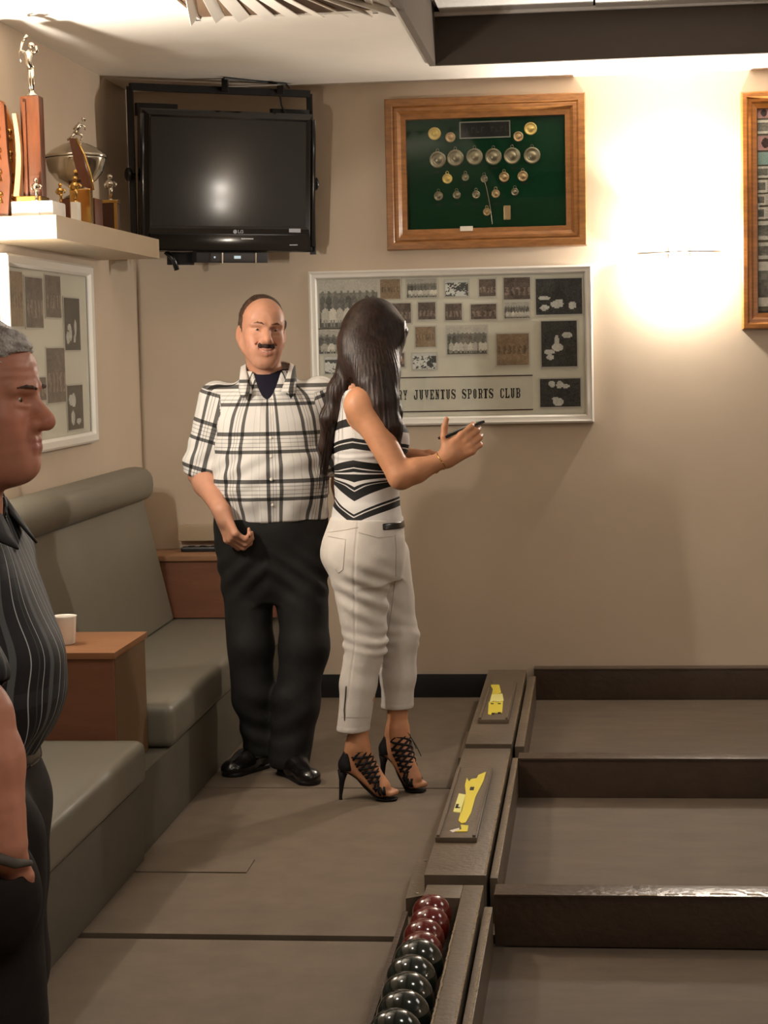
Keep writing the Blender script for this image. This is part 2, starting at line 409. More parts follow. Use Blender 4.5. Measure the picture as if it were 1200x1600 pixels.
def slat(pts, label):
    bm = bmesh.new(); P = [atZ(x, y, 0.05) for x, y in pts]
    for p in P: p.x = min(p.x, -0.458)
    lo = [bm.verts.new((p.x, p.y, 0.0)) for p in P]; hi = [bm.verts.new((p.x, p.y, 0.05)) for p in P]
    n = 4; bm.faces.new(hi); bm.faces.new(list(reversed(lo)))
    for i in range(n): bm.faces.new((lo[i], lo[(i + 1) % n], hi[(i + 1) % n], hi[i]))
    bmesh.ops.recalc_face_normals(bm, faces=bm.faces)
    o = obj('joint_slat', bm, BOARD); tag(o, label, 'wooden slat'); 
    c0 = (P[0] + P[1]) / 2; c1 = (P[2] + P[3]) / 2
    for c in (c0 * .93 + c1 * .07, c0 * .07 + c1 * .93):
        s = bmesh.new(); lathe(s, [(0, 0.003), (0.003, 0.002), (0.004, 0)], 8, (c.x, c.y, 0.05)); obj('screw_head', s, SILVER, o)
slat([(729, 1143), (744, 1143), (733, 1184), (716, 1184)], 'short brown slat on the floor beside the far end board joint')
slat([(650, 1342), (681, 1342), (672, 1398), (634, 1404)], 'brown slat with screws just beyond the red balls')

# balls in the trough
RBR, RBG = 0.0500, 0.0580
redm = mat('red_ball_resin', srgb(96, 16, 10), 0.16, spec=0.6, coat=0.5, noise=0.15, nscale=9)
grnm = mat('dark_green_ball_resin', srgb(16, 26, 20), 0.14, spec=0.6, coat=0.5, noise=0.2, nscale=9)
names = ['farthest', 'second', 'third', 'nearest']
for i in range(10):
    red = i < 4; RB = RBR if red else RBG
    y = 4.668 - i * 0.1005 if red else 4.668 - 3 * 0.1005 - 0.1085 - (i - 4) * 0.1163
    bm = bmesh.new(); bmesh.ops.create_uvsphere(bm, u_segments=40, v_segments=24, radius=RB)
    # engraved ring
    for v in bm.verts:
        if abs(abs(v.co.z) - RB * 0.55) < RB * 0.04: v.co *= 0.985
    o = obj('playing_ball', bm, redm if red else grnm, smooth=True)
    o.location = (-0.412 + 0.003 * math.sin(i * 2.1), y, 0.0603 + RB); o.rotation_euler = (0.4 * i, 0.7 * i, i * 1.1)
    if red: lab = 'glossy dark red ball, %s' % ['farthest of the four red balls', 'second from the far end of the trough', 'third from the far end of the trough', 'the one touching the green balls'][i]
    elif i < 8: lab = 'dark green ball, %s' % ['the one touching the last red ball', 'second green one after the red balls', 'third green one after the red balls', 'the one at the bottom edge of the photo'][i - 4]
    else: lab = 'dark green ball in the trough %s' % ['just beyond the bottom edge of the photo', 'two places beyond the bottom photo edge'][i - 8]
    tag(o, lab, 'ball', 'balls lined up in the trough')

# ------------------------------------------------------------------ seating along the left wall
def soft_box(name, lo, hi, m, parent, r=0.04, crown=0.012):
    bm = bmesh.new(); bx(bm, lo, hi)
    bmesh.ops.bevel(bm, geom=list(bm.edges), offset=r, segments=5, profile=0.6, affect='EDGES')
    bmesh.ops.subdivide_edges(bm, edges=[e for e in bm.edges if e.calc_length() > 0.25], cuts=6, use_grid_fill=True)
    cx, cy = (lo[0] + hi[0]) / 2, (lo[1] + hi[1]) / 2; sx, sy = hi[0] - lo[0], hi[1] - lo[1]
    for v in bm.verts:
        if v.co.z > hi[2] - r * 0.5:
            v.co.z += crown * max(0, 1 - ((v.co.x - cx) / sx * 2) ** 2) * max(0, 1 - ((v.co.y - cy) / sy * 2) ** 4)
    return obj(name, bm, m, parent, auto=50)
b1 = thing('bench', 'far olive grey vinyl bench seat beside the man in the checked shirt', 'bench', (-1.65, 7.1, 0), 'wall benches')
soft_box('seat', (XL + 0.001, 5.98, 0.25), (-1.352, YW - 0.002, 0.390), VINYL, b1, 0.035, 0.004)
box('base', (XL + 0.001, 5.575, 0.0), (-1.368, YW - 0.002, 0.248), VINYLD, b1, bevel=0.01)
b2 = thing('bench', 'near olive grey vinyl bench seat in front of the wooden box table', 'bench', (-1.65, 4.4, 0), 'wall benches')
soft_box('seat', (XL + 0.001, 2.6, 0.24), (-1.335, 5.545, 0.372), VINYL, b2, 0.035, 0.004)
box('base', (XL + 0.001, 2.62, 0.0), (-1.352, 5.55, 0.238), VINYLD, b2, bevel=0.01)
bb = thing('bench_backrest', 'long sloping vinyl back padding with a rounded headrest roll on the left wall', 'wall padding', (XL + 0.1, 5.2, 0.4))  # sloping backrest of the two wall benches, with its headrest roll
def prism_y(name, prof, y0, y1, m, parent, bev=0.012):
    bm = bmesh.new(); A = [bm.verts.new((x, y0, z)) for x, z in prof]; B = [bm.verts.new((x, y1, z)) for x, z in prof]
    n = len(prof); bm.faces.new(A); bm.faces.new(list(reversed(B)))
    for i in range(n): bm.faces.new((A[i], B[i], B[(i + 1) % n], A[(i + 1) % n]))
    bmesh.ops.recalc_face_normals(bm, faces=bm.faces)
    if bev: bmesh.ops.bevel(bm, geom=list(bm.edges), offset=bev, segments=3, profile=0.6, affect='EDGES')
    return obj(name, bm, m, parent, auto=45)
prism_y('back_panel', [(XL + 0.002, 0.396), (-1.765, 0.396), (-1.885, 0.93), (XL + 0.002, 0.93)], 2.6, 7.90, VINYL, bb)
cx, cz = -1.905, 0.975
prof = []
for k in range(20):
    a = 2 * math.pi * k / 20
    x = cx + 0.078 * math.copysign(abs(math.cos(a)) ** 0.8, math.cos(a)); z = cz + 0.072 * math.copysign(abs(math.sin(a)) ** 0.8, math.sin(a))
    prof.append((max(x, XL + 0.002), z))
prism_y('headrest_roll', prof, 2.6, 7.86, VINYL, bb, 0.0)
# box table between the two benches
bt = thing('box_table', 'wooden box table with orange-brown top standing between the two benches', 'table', (-1.7, 5.75, 0.38))
box('table_top', (XL + 0.19, 5.548, 0.612), (-1.424, 5.975, 0.632), OAKL, bt, bevel=0.003)
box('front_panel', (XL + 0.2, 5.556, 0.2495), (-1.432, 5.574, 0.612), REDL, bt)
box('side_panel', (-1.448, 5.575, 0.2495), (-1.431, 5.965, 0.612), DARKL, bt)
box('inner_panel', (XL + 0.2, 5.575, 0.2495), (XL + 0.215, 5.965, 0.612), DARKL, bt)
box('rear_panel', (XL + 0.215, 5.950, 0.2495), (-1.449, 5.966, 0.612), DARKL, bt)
# corner table by the back wall
ct = thing('corner_table', 'small wooden corner table against the back wall, left of the standing man', 'table', (-1.7, 8.1, 0.39))
box('table_top', (-1.915, 7.93, 0.640), (-1.30, YW - 0.002, 0.662), mat('corner_top_laminate', srgb(150, 108, 76), 0.4, noise=0.12, nscale=8, stretch=(1, 6, 6)), ct, bevel=0.003)
prism = bmesh.new(); bx(prism, (-1.83, 7.945, 0.3965), (-1.31, 7.965, 0.640)); obj('front_panel', prism, REDL, ct)
box('side_panel', (-1.327, 7.966, 0.3965), (-1.31, YW - 0.003, 0.640), REDL, ct)
box('left_panel', (-1.855, 7.93, 0.3965), (-1.832, YW - 0.003, 0.640), DWOOD, ct)
box('wall_ledge', (-1.80, 8.185, 0.700), (-1.30, YW - 0.002, 0.768), SHELF, ct, bevel=0.004)
# black item lying on it
bm = bmesh.new(); bx(bm, (-1.77, 8.09, 0.6625), (-1.47, 8.15, 0.682), 0.006)
for i in range(5): bx(bm, (-1.74 + i * 0.05, 8.105, 0.682), (-1.715 + i * 0.05, 8.135, 0.686))
o = obj('remote_control', bm, BLACK); tag(o, 'long flat black remote control lying on the corner table', 'remote control')
# cup
bm = bmesh.new()
lathe(bm, [(0, 0.0), (0.027, 0.0), (0.031, 0.004), (0.037, 0.084), (0.0385, 0.0885), (0.0365, 0.0885), (0.0345, 0.082), (0.028, 0.008), (0, 0.007)], 40)
hp = []
for k in range(13):
    a = math.pi * k / 12; hp.append((-0.034 - 0.02 * math.sin(a), -0.0, 0.045 + 0.026 * math.cos(a)))
tube(bm, hp, 0.004, 8)
cup = obj('cup', bm, CREAM, smooth=True); cup.location = (-1.622, 5.72, 0.632); cup.rotation_euler = (0, 0, 0.5)
tag(cup, 'plain white china cup on the wooden box table', 'cup')

# ------------------------------------------------------------------ picture frames
def frame_on_back(name, px, label, cat, m, fw, depth, steps, inner_px=None, Y=YW):
    (x0, z0, x1, z1) = px
    t = thing(name, label, cat, ((x0 + x1) / 2, Y, z0))
    return t
def mitred(bm, x0, z0, x1, z1, prof, toW):
    """prof list of (inset, out); closed sweep round the rectangle. toW maps (u, v, out) to world"""
    rings = []
    for ins, out in prof:
        rings.append([bm.verts.new(toW(u, v, out)) for u, v in ((x0 + ins, z0 + ins), (x1 - ins, z0 + ins), (x1 - ins, z1 - ins), (x0 + ins, z1 - ins))])
    n = len(rings)
    for i in range(n - 1):
        a, b = rings[i], rings[i + 1]
        for k in range(4):
            bm.faces.new((a[k], a[(k + 1) % 4], b[(k + 1) % 4], b[k]))
    bmesh.ops.recalc_face_normals(bm, faces=bm.faces)
Bk = lambda Y0: (lambda u, v, o: Vector((u, Y0 - o, v)))
Lf = lambda X0: (lambda u, v, o: Vector((X0 + o, u, v)))
def pane(name, x0, z0, x1, z1, out, th, toW, m, parent):
    bm = bmesh.new()
    A = [bm.verts.new(toW(u, v, out - th)) for u, v in ((x0, z0), (x1, z0), (x1, z1), (x0, z1))]
    B = [bm.verts.new(toW(u, v, out)) for u, v in ((x0, z0), (x1, z0), (x1, z1), (x0, z1))]
    bm.faces.new(A); bm.faces.new(B)
    for i in range(4): bm.faces.new((A[i], A[(i + 1) % 4], B[(i + 1) % 4], B[i]))
    bmesh.ops.recalc_face_normals(bm, faces=bm.faces)
    return obj(name, bm, m, parent)
PRINT = mat('photo_print', (1, 1, 1, 1), 0.5, attr='Col', spec=0.35)

def fig_img(W, H, kind, seed):
    """little flat print drawn as a grid of colours"""
    g = np.random.default_rng(seed); yy, xx = np.mgrid[0:H, 0:W]; u = (xx + .5) / W; v = 1 - (yy + .5) / H
    n = np.zeros((H, W))
    for s in (4, 9, 20):
        c = g.random((s + 2, s + 2)); X = u * s; Y = v * s; i = X.astype(int); j = Y.astype(int); fx = X - i; fy = Y - j
        n += (c[j, i] * (1 - fx) * (1 - fy) + c[j, i + 1] * fx * (1 - fy) + c[j + 1, i] * (1 - fx) * fy + c[j + 1, i + 1] * fx * fy) / 3
    if kind == 'team' or kind == 'teams':
        a = 0.62 + 0.1 * n if kind == 'team' else 0.5 + 0.2 * n
        a = np.where(v < 0.72, 0.30 + 0.25 * n, a); a = np.where(v < 0.18, 0.22 + 0.12 * n, a)
        for row, (base, hgt, cnt) in enumerate(((0.34, 0.44, 9), (0.10, 0.42, 8))):
            for i in range(cnt):
                cx = (i + 0.6 + 0.3 * row) / (cnt + 0.3) + g.uniform(-.01, .01); wd = 0.40 / cnt; top_ = base + hgt * .74
                shp = ((u - cx) / (wd * (1.25 if row else 1.1)))**2 + (np.maximum(v - top_ + .12, 0) / .12)**2 < 1
                body = shp & (v > base)
                tone = (0.24 + 0.14 * g.random()) if row == 0 else (0.62 + 0.2 * g.random())
                a = np.where(body, tone + .18 * (n - .5), a)
                if row: a = np.where((abs(abs(u - cx) - wd * .45) < wd * .3) & (v > .02) & (v <= base + .06), 0.5, a)
                hd = ((u - cx) / (wd * .55)) ** 2 + ((v - top_ - .055) / 0.058) ** 2 < 1
                a = np.where(hd, 0.34 + 0.1 * g.random(), a)
        tint = np.array((0.98, 0.94, 0.88))
    elif kind == 'dark':
        a = 0.10 + 0.12 * n
        for k in range(5):
            cx, cy = g.uniform(.15, .85), g.uniform(.15, .85); q = ((u - cx) / g.uniform(.05, .13)) ** 2 + ((v - cy) / g.uniform(.04, .14)) ** 2
            a = np.where(q < 1 + n, 0.6 + 0.25 * n, a)
        tint = np.array((0.96, 0.95, 0.92))
    elif kind == 'sepia':
        a = 0.34 + 0.26 * n; a = np.where((v < 0.62) & (v > 0.35), a - 0.12 * (np.sin(u * 40 + n * 9) > 0), a)
        tint = np.array((1.0, 0.80, 0.62))
    elif kind == 'brown':
        a = 0.16 + 0.28 * n; a = np.where((v < 0.55) & (v > 0.2) & (np.sin(u * 30 + 8 * n) > 0.2), a + 0.16, a)
        tint = np.array((1.0, 0.84, 0.76))
    elif kind == 'clip':
        a = 0.66 + 0.12 * n; a = np.where((u < .4) & (v > .2) & (v < .8), 0.2 + .3 * n, a)
        a = np.where((u > .48) & (np.sin(v * 44) > 0.2), 0.5, a); tint = np.array((1, .97, .92))
    elif kind == 'pink':
        a = 0.55 + 0.15 * n; tint = np.array((1.0, .72, .72)); a = np.where(((u - .4) / .2) ** 2 + ((v - .5) / .35) ** 2 < 1, .18, a)
    elif kind == 'teal':
        a = 0.5 + 0.15 * n; tint = np.array((.78, .98, .95))
    else:
        a = np.where(n > .5, .8, .25) ; a = np.where(v > .85, .75, a); a = a + 0.1 * (n - .5); tint = np.array((0.96, .95, .93))
    a = np.clip(a + g.normal(0, .025, (H, W)), 0, 1)
    rgb = np.clip(a[..., None] * tint, 0, 1)
    return np.clip(rgb * 1.12, 0, 1) ** 1.8
def photo(u0, v0, u1, v1, out, toW, kind, seed, parent, name='photograph', skew=0.0, border=True, res=None):
    """photograph: card with a printed grid; (u,v) in metres on the wall plane"""
    asp = (u1 - u0) / (v1 - v0)
    W = res or (60 if (u1 - u0) > 0.25 else 38); H = max(8, int(W / asp)); H = min(H, 60)
    img = fig_img(W, H, kind, seed)
    V = []; F = []; C = []
    for j in range(H + 1):
        for i in range(W + 1):
            uu = u0 + (u1 - u0) * i / W; vv = v1 - (v1 - v0) * j / H
            V.append(toW(uu + skew * (vv - v0), vv, out))
    for j in range(H):
        for i in range(W):
            a = j * (W + 1) + i; F.append((a, a + W + 1, a + W + 2, a + 1)); C.append(img[j, i])
    nb = len(V)
    e = 0.006 if border else 0.0
    for uu, vv in ((u0 - e, v0 - e), (u1 + e, v0 - e), (u1 + e, v1 + e), (u0 - e, v1 + e)): V.append(toW(uu + skew * (vv - v0), vv, out - 0.0008))
    for uu, vv in ((u0 - e, v0 - e), (u1 + e, v0 - e), (u1 + e, v1 + e), (u0 - e, v1 + e)): V.append(toW(uu + skew * (vv - v0), vv, out - 0.003))
    F.append((nb, nb + 1, nb + 2, nb + 3)); C.append(np.array((.62, .58, .52)))
    for k in range(4): F.append((nb + k, nb + 4 + k, nb + 4 + (k + 1) % 4, nb + (k + 1) % 4)); C.append(np.array((.62, .58, .52)))
    me = bpy.data.meshes.new(name); me.from_pydata([tuple(v) for v in V], [], F)
    ca = me.color_attributes.new('Col', 'FLOAT_COLOR', 'CORNER')
    arr = np.ones((sum(len(f) for f in F), 4), np.float32); k = 0
    for f, c in zip(F, C):
        arr[k:k + len(f), :3] = c; k += len(f)
    ca.data.foreach_set('color', arr.ravel())
    return link_mesh(name, me, PRINT, parent)

# --- white framed club photo board on the back wall
wb = thing('photo_board', 'wide white framed board of old team photographs with club name banner, behind the woman', 'picture frame', (-0.6, YW, 1.18))
T = Bk(YW)
X0, X1, Z0, Z1 = -1.203, 0.009, 1.186, 1.853
bm = bmesh.new(); mitred(bm, X0, Z0, X1, Z1, [(0, 0.001), (0, 0.032), (0.008, 0.036), (0.016, 0.030), (0.028, 0.028), (0.032, 0.022), (0.036, 0.012)], T); obj('frame', bm, WFRAME, wb, auto=30)
pane('mount_card', X0 + 0.02, Z0 + 0.02, X1 - 0.02, Z1 - 0.02, 0.008, 0.006, T, MATTE, wb)
pane('glass_pane', X0 + 0.033, Z0 + 0.033, X1 - 0.033, Z1 - 0.033, 0.0165, 0.002, T, GLASS, wb)
c4 = lambda x, y: atY(470 + x / 2.553, 400 + y / 2.553, YW)
plist = [(75, 95, 308, 285, 'team'), (70, 292, 300, 388, 'teams'), (98, 402, 230, 468, 'mix'), (318, 93, 398, 172, 'sepia'), (424, 92, 543, 165, 'teams'),
         (577, 97, 668, 160, 'mix'), (712, 93, 778, 161, 'brown'), (810, 86, 915, 173, 'brown'), (938, 90, 1122, 233, 'dark'), (362, 189, 440, 268, 'brown'),
         (469, 185, 538, 253, 'brown'), (577, 190, 643, 256, 'brown'), (679, 192, 780, 252, 'brown'), (813, 185, 912, 248, 'teams'), (458, 282, 538, 363, 'sepia'),
         (584, 280, 743, 391, 'team'), (782, 310, 910, 435, 'sepia'), (960, 259, 1102, 441, 'dark'), (955, 489, 1116, 601, 'dark'), (447, 389, 541, 450, 'mix'), (340, 387, 414, 443, 'brown')]
for i, (a, b_, c, d, k) in enumerate(plist):
    p = c4(a, b_); q = c4(c, d); r = c4(a, d); s = c4(c, b_)
    photo((p.x + r.x) / 2, (q.z + r.z) / 2, (q.x + s.x) / 2, (p.z + s.z) / 2, 0.0125, T, k, 30 + i, wb)
# banner: two rules and the letters
p = c4(300, 489); q = c4(926, 478); r = c4(926, 612)
bz1 = (c4(926, 475).z + c4(420, 485).z) / 2; bz0 = (c4(926, 612).z + c4(420, 622).z) / 2
bxx0 = X0 + 0.20; bxx1 = c4(926, 540).x
pane('banner_card', bxx0, bz0, bxx1, bz1, 0.0105, 0.002, T, mat('banner_paper', srgb(218, 212, 198), 0.75), wb)
pane('banner_rule', bxx0, bz1 - 0.003, bxx1, bz1 + 0.002, 0.0115, 0.001, T, LINE, wb)
pane('banner_rule', bxx0, bz0 - 0.002, bxx1, bz0 + 0.003, 0.0115, 0.001, T, LINE, wb)
GL = {
 'J': ['0011111', '0000110', '0000110', '0000110', '0000110', '1100110', '1100110', '1110110', '0111100'],
 'U': ['1110111', '0110110', '0110110', '0110110', '0110110', '0110110', '0110110', '0110110', '0011100'],
 'V': ['1110111', '0110110', '0110110', '0110110', '0110110', '0011100', '0011100', '0001000', '0001000'],
 'E': ['1111111', '0110011', '0110001', '0110100', '0111100', '0110100', '0110001', '0110011', '1111111'],
 'N': ['1110111', '0110010', '0111010', '0111010', '0111110', '0101110', '0101110', '0100110', '1110110'],
 'T': ['1111111', '1011101', '0011100', '0011100', '0011100', '0011100', '0011100', '0011100', '0111110'],
 'S': ['0111101', '1100011', '1100001', '1111000', '0111110', '0001111', '1000011', '1100011', '1011110'],
 'P': ['1111110', '0110011', '0110011', '0110011', '0111110', '0110000', '0110000', '0110000', '1111000'],
 'O': ['0011100', '0110110', '0110110', '0110110', '0110110', '0110110', '0110110', '0110110', '0011100'],
 'R': ['1111110', '0110011', '0110011', '0110011', '0111110', '0110110', '0110110', '0110110', '1111011'],
 'L': ['1111000', '0110000', '0110000', '0110000', '0110000', '0110000', '0110001', '0110011', '1111111'],
 'C': ['0011101', '0110011', '0110001', '0110000', '0110000', '0110000', '0110001', '0110011', '0011110'],
 'B': ['1111110', '0110011', '0110011', '0110011', '0111110', '0110011', '0110011', '0110011', '1111110'],
 'Y': ['1110111', '0110110', '0110110', '0011100', '0011100', '0001000', '0001000', '0001000', '0011100'],
 'A': ['0011000', '0011100', '0011100', '0110110', '0110110', '0111110', '1100011', '1100011', '1110111'],
 'G': ['0011101', '0110011', '0110001', '0110000', '0110000', '0110111', '0110011', '0110011', '0011111']}
bm = bmesh.new()
xr = c4(875, 552).x; xl = c4(452, 552).x      # JUVENTUS SPORTS CLUB spans this
txt = 'JUVENTUS SPORTS CLUB'; adv = (xr - xl) / (len(txt) - 0.25)
zc = (bz0 + bz1) / 2 - 0.001; hh = 0.0415
full = 'CALGARY ' + txt; xs = xl - 8 * adv
for i, ch in enumerate(full):
    if ch == ' ': continue
    bm = bmesh.new()
    rows = GL[ch]; cw = adv * 0.78 / 7; chh = hh / 9
    for rj, row in enumerate(rows):
        k = 0
        while k < 7:
            if row[k] == '1':
                e = k
                while e < 7 and row[e] == '1': e += 1
                x0 = xs + i * adv + k * cw; x1 = xs + i * adv + e * cw; zt = zc + hh / 2 - rj * chh
                vs = [bm.verts.new((x0, YW - 0.0118, zt - chh * 1.02)), bm.verts.new((x1, YW - 0.0118, zt - chh * 1.02)), bm.verts.new((x1, YW - 0.0118, zt)), bm.verts.new((x0, YW - 0.0118, zt))]
                bm.faces.new(vs); k = e
            else: k += 1
    bmesh.ops.remove_doubles(bm, verts=bm.verts, dist=1e-5); obj('letter', bm, INK, wb)

# --- oak medal case
mc = thing('medal_case', 'oak framed glass case with medals on green felt, hanging above the photo board', 'display case', (-0.43, YW, 1.93))
X0, X1, Z0, Z1 = -0.857, -0.012, 1.932, 2.566
prof = [(0, 0.001), (0, 0.055), (0.004, 0.062), (0.030, 0.062), (0.036, 0.056), (0.042, 0.060), (0.052, 0.060), (0.060, 0.050), (0.066, 0.044), (0.086, 0.040), (0.088, 0.014)]
bm = bmesh.new(); mitred(bm, X0, Z0, X1, Z1, prof, T); obj('frame', bm, OAK, mc, auto=25)
pane('felt_board', X0 + 0.06, Z0 + 0.06, X1 - 0.06, Z1 - 0.06, 0.012, 0.010, T, FELT, mc)
pane('glass_pane', X0 + 0.087, Z0 + 0.087, X1 - 0.087, Z1 - 0.087, 0.037, 0.003, T, GLASS, mc)
c3 = lambda x, y: atY(580 + x / 3.333, 130 + y / 3.333, YW - 0.02)
def medal(x, y, r, m, loop=True, hang=0):
    c = c3(x, y); R = r / 3.333 / 364 * 1.0
    bm = bmesh.new(); M = Matrix.Translation((c.x, YW - 0.012, c.z)) @ Matrix.Rotation(math.pi / 2, 4, 'X')
    lathe(bm, [(0, 0.007), (R * .38, 0.0065), (R * .42, 0.004), (R * .74, 0.004), (R * .78, 0.0065), (R * .95, 0.0065), (R, 0.004), (R, 0.0)], 28, mtx=None)
    for v in bm.verts: v.co = M @ v.co
    if loop:
        pts = [(c.x + 0.006 * math.cos(a), YW - 0.016, c.z + R + 0.004 + 0.006 * math.sin(a)) for a in np.linspace(0, 2 * math.pi, 11)]
        tube(bm, pts, 0.0014, 6)
    obj('medal', bm, m, mc, smooth=True)
for x, y, r, m in [(329, 262, 33, GOLDM), (412, 281, 26, BRONZE), (766, 277, 26, BRONZE), (830, 236, 33, GOLDM)]: medal(x, y, r, m, False)
for x, y in [(346, 398), (438, 388), (538, 382), (636, 382), (734, 378), (838, 376)]: medal(x, y, 43, PEWTER)
for x, y, r, m in [(396, 497, 26, GOLDM), (490, 490, 19, PEWTER), (588, 498, 19, PEWTER), (692, 488, 26, BRONZE), (789, 484, 27, BRONZE),
                   (350, 588, 24, PEWTER), (445, 582, 21, PEWTER), (546, 580, 21, PEWTER), (648, 575, 22, BRONZE), (748, 566, 20, PEWTER), (602, 670, 20, BRONZE)]: medal(x, y, r, m)
bm = bmesh.new()
for x, y in [(355, 632), (445, 628), (542, 628), (652, 626), (745, 442), (336, 463), (640, 440), (490, 528), (690, 518), (795, 520)]:
    c = c3(x, y); box('caption_strip', (c.x - 0.014, YW - 0.0135, c.z - 0.0035), (c.x + 0.014, YW - 0.0122, c.z + 0.0035), PLATE, mc)
bm.free()
p = c3(700, 640); q = c3(732, 705)
bm = bmesh.new(); c = c3(708, 674); bx(bm, (c.x - 0.015, YW - 0.022, c.z - 0.03), (c.x + 0.015, YW - 0.012, c.z + 0.03), 0.004); obj('medal_clasp', bm, BRONZE, mc)
p = c3(460, 290); q = c3(724, 192); zz0 = p.z + 0.0; zz1 = q.z
pane('nameplate', p.x, zz0, q.x, zz1, 0.017, 0.004, T, PLATE, mc)
bm = bmesh.new(); mitred(bm, p.x, zz0, q.x, zz1, [(0, 0.0172), (0, 0.0185), (0.005, 0.0185), (0.005, 0.0172)], T); obj('nameplate_border', bm, mat('nameplate_silver', srgb(150, 150, 140), 0.4, metal=0.4), mc)
bm = bmesh.new(); zt = (zz0 + zz1) / 2
for i in range(9):
    x = p.x + 0.03 + i * 0.0205
    if i == 4: continue
    bx(bm, (x, YW - 0.0180, zt - 0.011), (x + 0.0035, YW - 0.0172, zt + 0.011)); bx(bm, (x, YW - 0.0180, zt + (0.006 if i % 2 else -0.011)), (x + 0.013, YW - 0.0172, zt + (0.011 if i % 2 else -0.006)))
o = obj('worn_engraving', bm, mat('worn_engraving_paint', srgb(58, 58, 58), 0.6), mc); o['kind'] = 'stuff'
# small tag on the lower rail and chain strand
c = atY(580 + 495 / 3.333, 130 + 757 / 3.333, YW - 0.045); box('paper_tag', (c.x - 0.026, YW - 0.0465, c.z - 0.010), (c.x + 0.028, YW - 0.0415, c.z + 0.010), MATTE, mc)
bm = bmesh.new(); tube(bm, [Vector((c3(x, y).x, YW - 0.02, c3(x, y).z)) for x, y in ((588, 500), (600, 545), (612, 600), (622, 660), (630, 735))], 0.0022, 6); obj('medal_chain', bm, SILVER, mc)

# --- oak framed montage at the right edge
rm = thing('newspaper_montage', 'tall oak framed montage of newspaper clippings at the right edge', 'picture frame', (1.1, YW, 1.56))
X0, X1, Z0, Z1 = 0.630, 1.62, 1.565, 2.545
prof = [(0, 0.001), (0, 0.05), (0.006, 0.058), (0.022, 0.058), (0.030, 0.047), (0.040, 0.044), (0.048, 0.036), (0.066, 0.030), (0.068, 0.014)]
bm = bmesh.new(); mitred(bm, X0, Z0, X1, Z1, prof, T); obj('frame', bm, OAKH, rm, auto=25)
pane('backing_card', X0 + 0.05, Z0 + 0.05, X1 - 0.05, Z1 - 0.05, 0.010, 0.008, T, mat('montage_backing', srgb(120, 112, 98), 0.8, noise=0.4, nscale=10), rm)
pane('glass_pane', X0 + 0.067, Z0 + 0.067, X1 - 0.067, Z1 - 0.067, 0.028, 0.003, T, GLASS, rm)
cr = lambda x, y: atY(1140 + x / 4, 130 + y / 4, YW)
rows = [(155, 225, 'pink'), (232, 322, 'teal'), (330, 425, 'pink'), (432, 515, 'teal'), (520, 598, 'clip'), (605, 690, 'clip'), (695, 768, 'clip'), (775, 855, 'clip'), (862, 985, 'clip'), (995, 1105, 'clip'), (1115, 1400, 'brown'), (1420, 1448, 'dark')]
sd = 0
for ya, yb, kind in rows:
    za = cr(150, ya).z; zb = cr(150, yb).z; x = X0 + 0.070
    while x < X1 - 0.14:
        ww = rng.uniform(0.06, 0.13) if kind != 'brown' else 0.26
        ww = min(ww, X1 - 0.072 - x)
        sd += 1; k = kind if rng.random() < 0.8 else 'clip'
        photo(x, zb + 0.002, x + ww, za - 0.002, 0.0125 + 0.0005 * (sd % 3), T, k, 200 + sd, rm, name='newspaper_clipping', border=False, res=22)
        x += ww + 0.005

# --- white board on the left wall
lb = thing('photo_board', 'white framed board of faded photographs on the left wall under the trophy shelf', 'picture frame', (XL, 6.8, 1.18))
TL = Lf(XL)
X0, X1, Z0, Z1 = 6.27, 7.39, 1.178, 1.862
bm = bmesh.new(); mitred(bm, X0, Z0, X1, Z1, [(0, 0.001), (0, 0.028), (0.008, 0.032), (0.03, 0.028), (0.042, 0.012)], TL); obj('frame', bm, WFRAME, lb, auto=30)
pane('mount_card', X0 + 0.02, Z0 + 0.02, X1 - 0.02, Z1 - 0.02, 0.008, 0.006, TL, MATTE, lb)
pane('glass_pane', X0 + 0.04, Z0 + 0.04, X1 - 0.04, Z1 - 0.04, 0.0165, 0.002, TL, GLASS, lb)
for i, (a, b_, c, d, k) in enumerate([(10, 424, 35, 510, 'sepia'), (39, 434, 66, 512, 'brown'), (70, 431, 94, 496, 'brown'), (100, 466, 124, 547, 'dark'), (72.5, 544, 101, 629, 'brown'), (105, 602, 129, 671, 'dark'), (48, 590, 71, 626, 'brown')]):
    p = atX(a, b_, XL + 0.01); q = atX(c, d, XL + 0.01); r = atX(a, d, XL + 0.01); s = atX(c, b_, XL + 0.01)
    photo((p.y + r.y) / 2, (q.z + r.z) / 2, (q.y + s.y) / 2, (p.z + s.z) / 2, 0.0125, TL, k, 80 + i, lb)

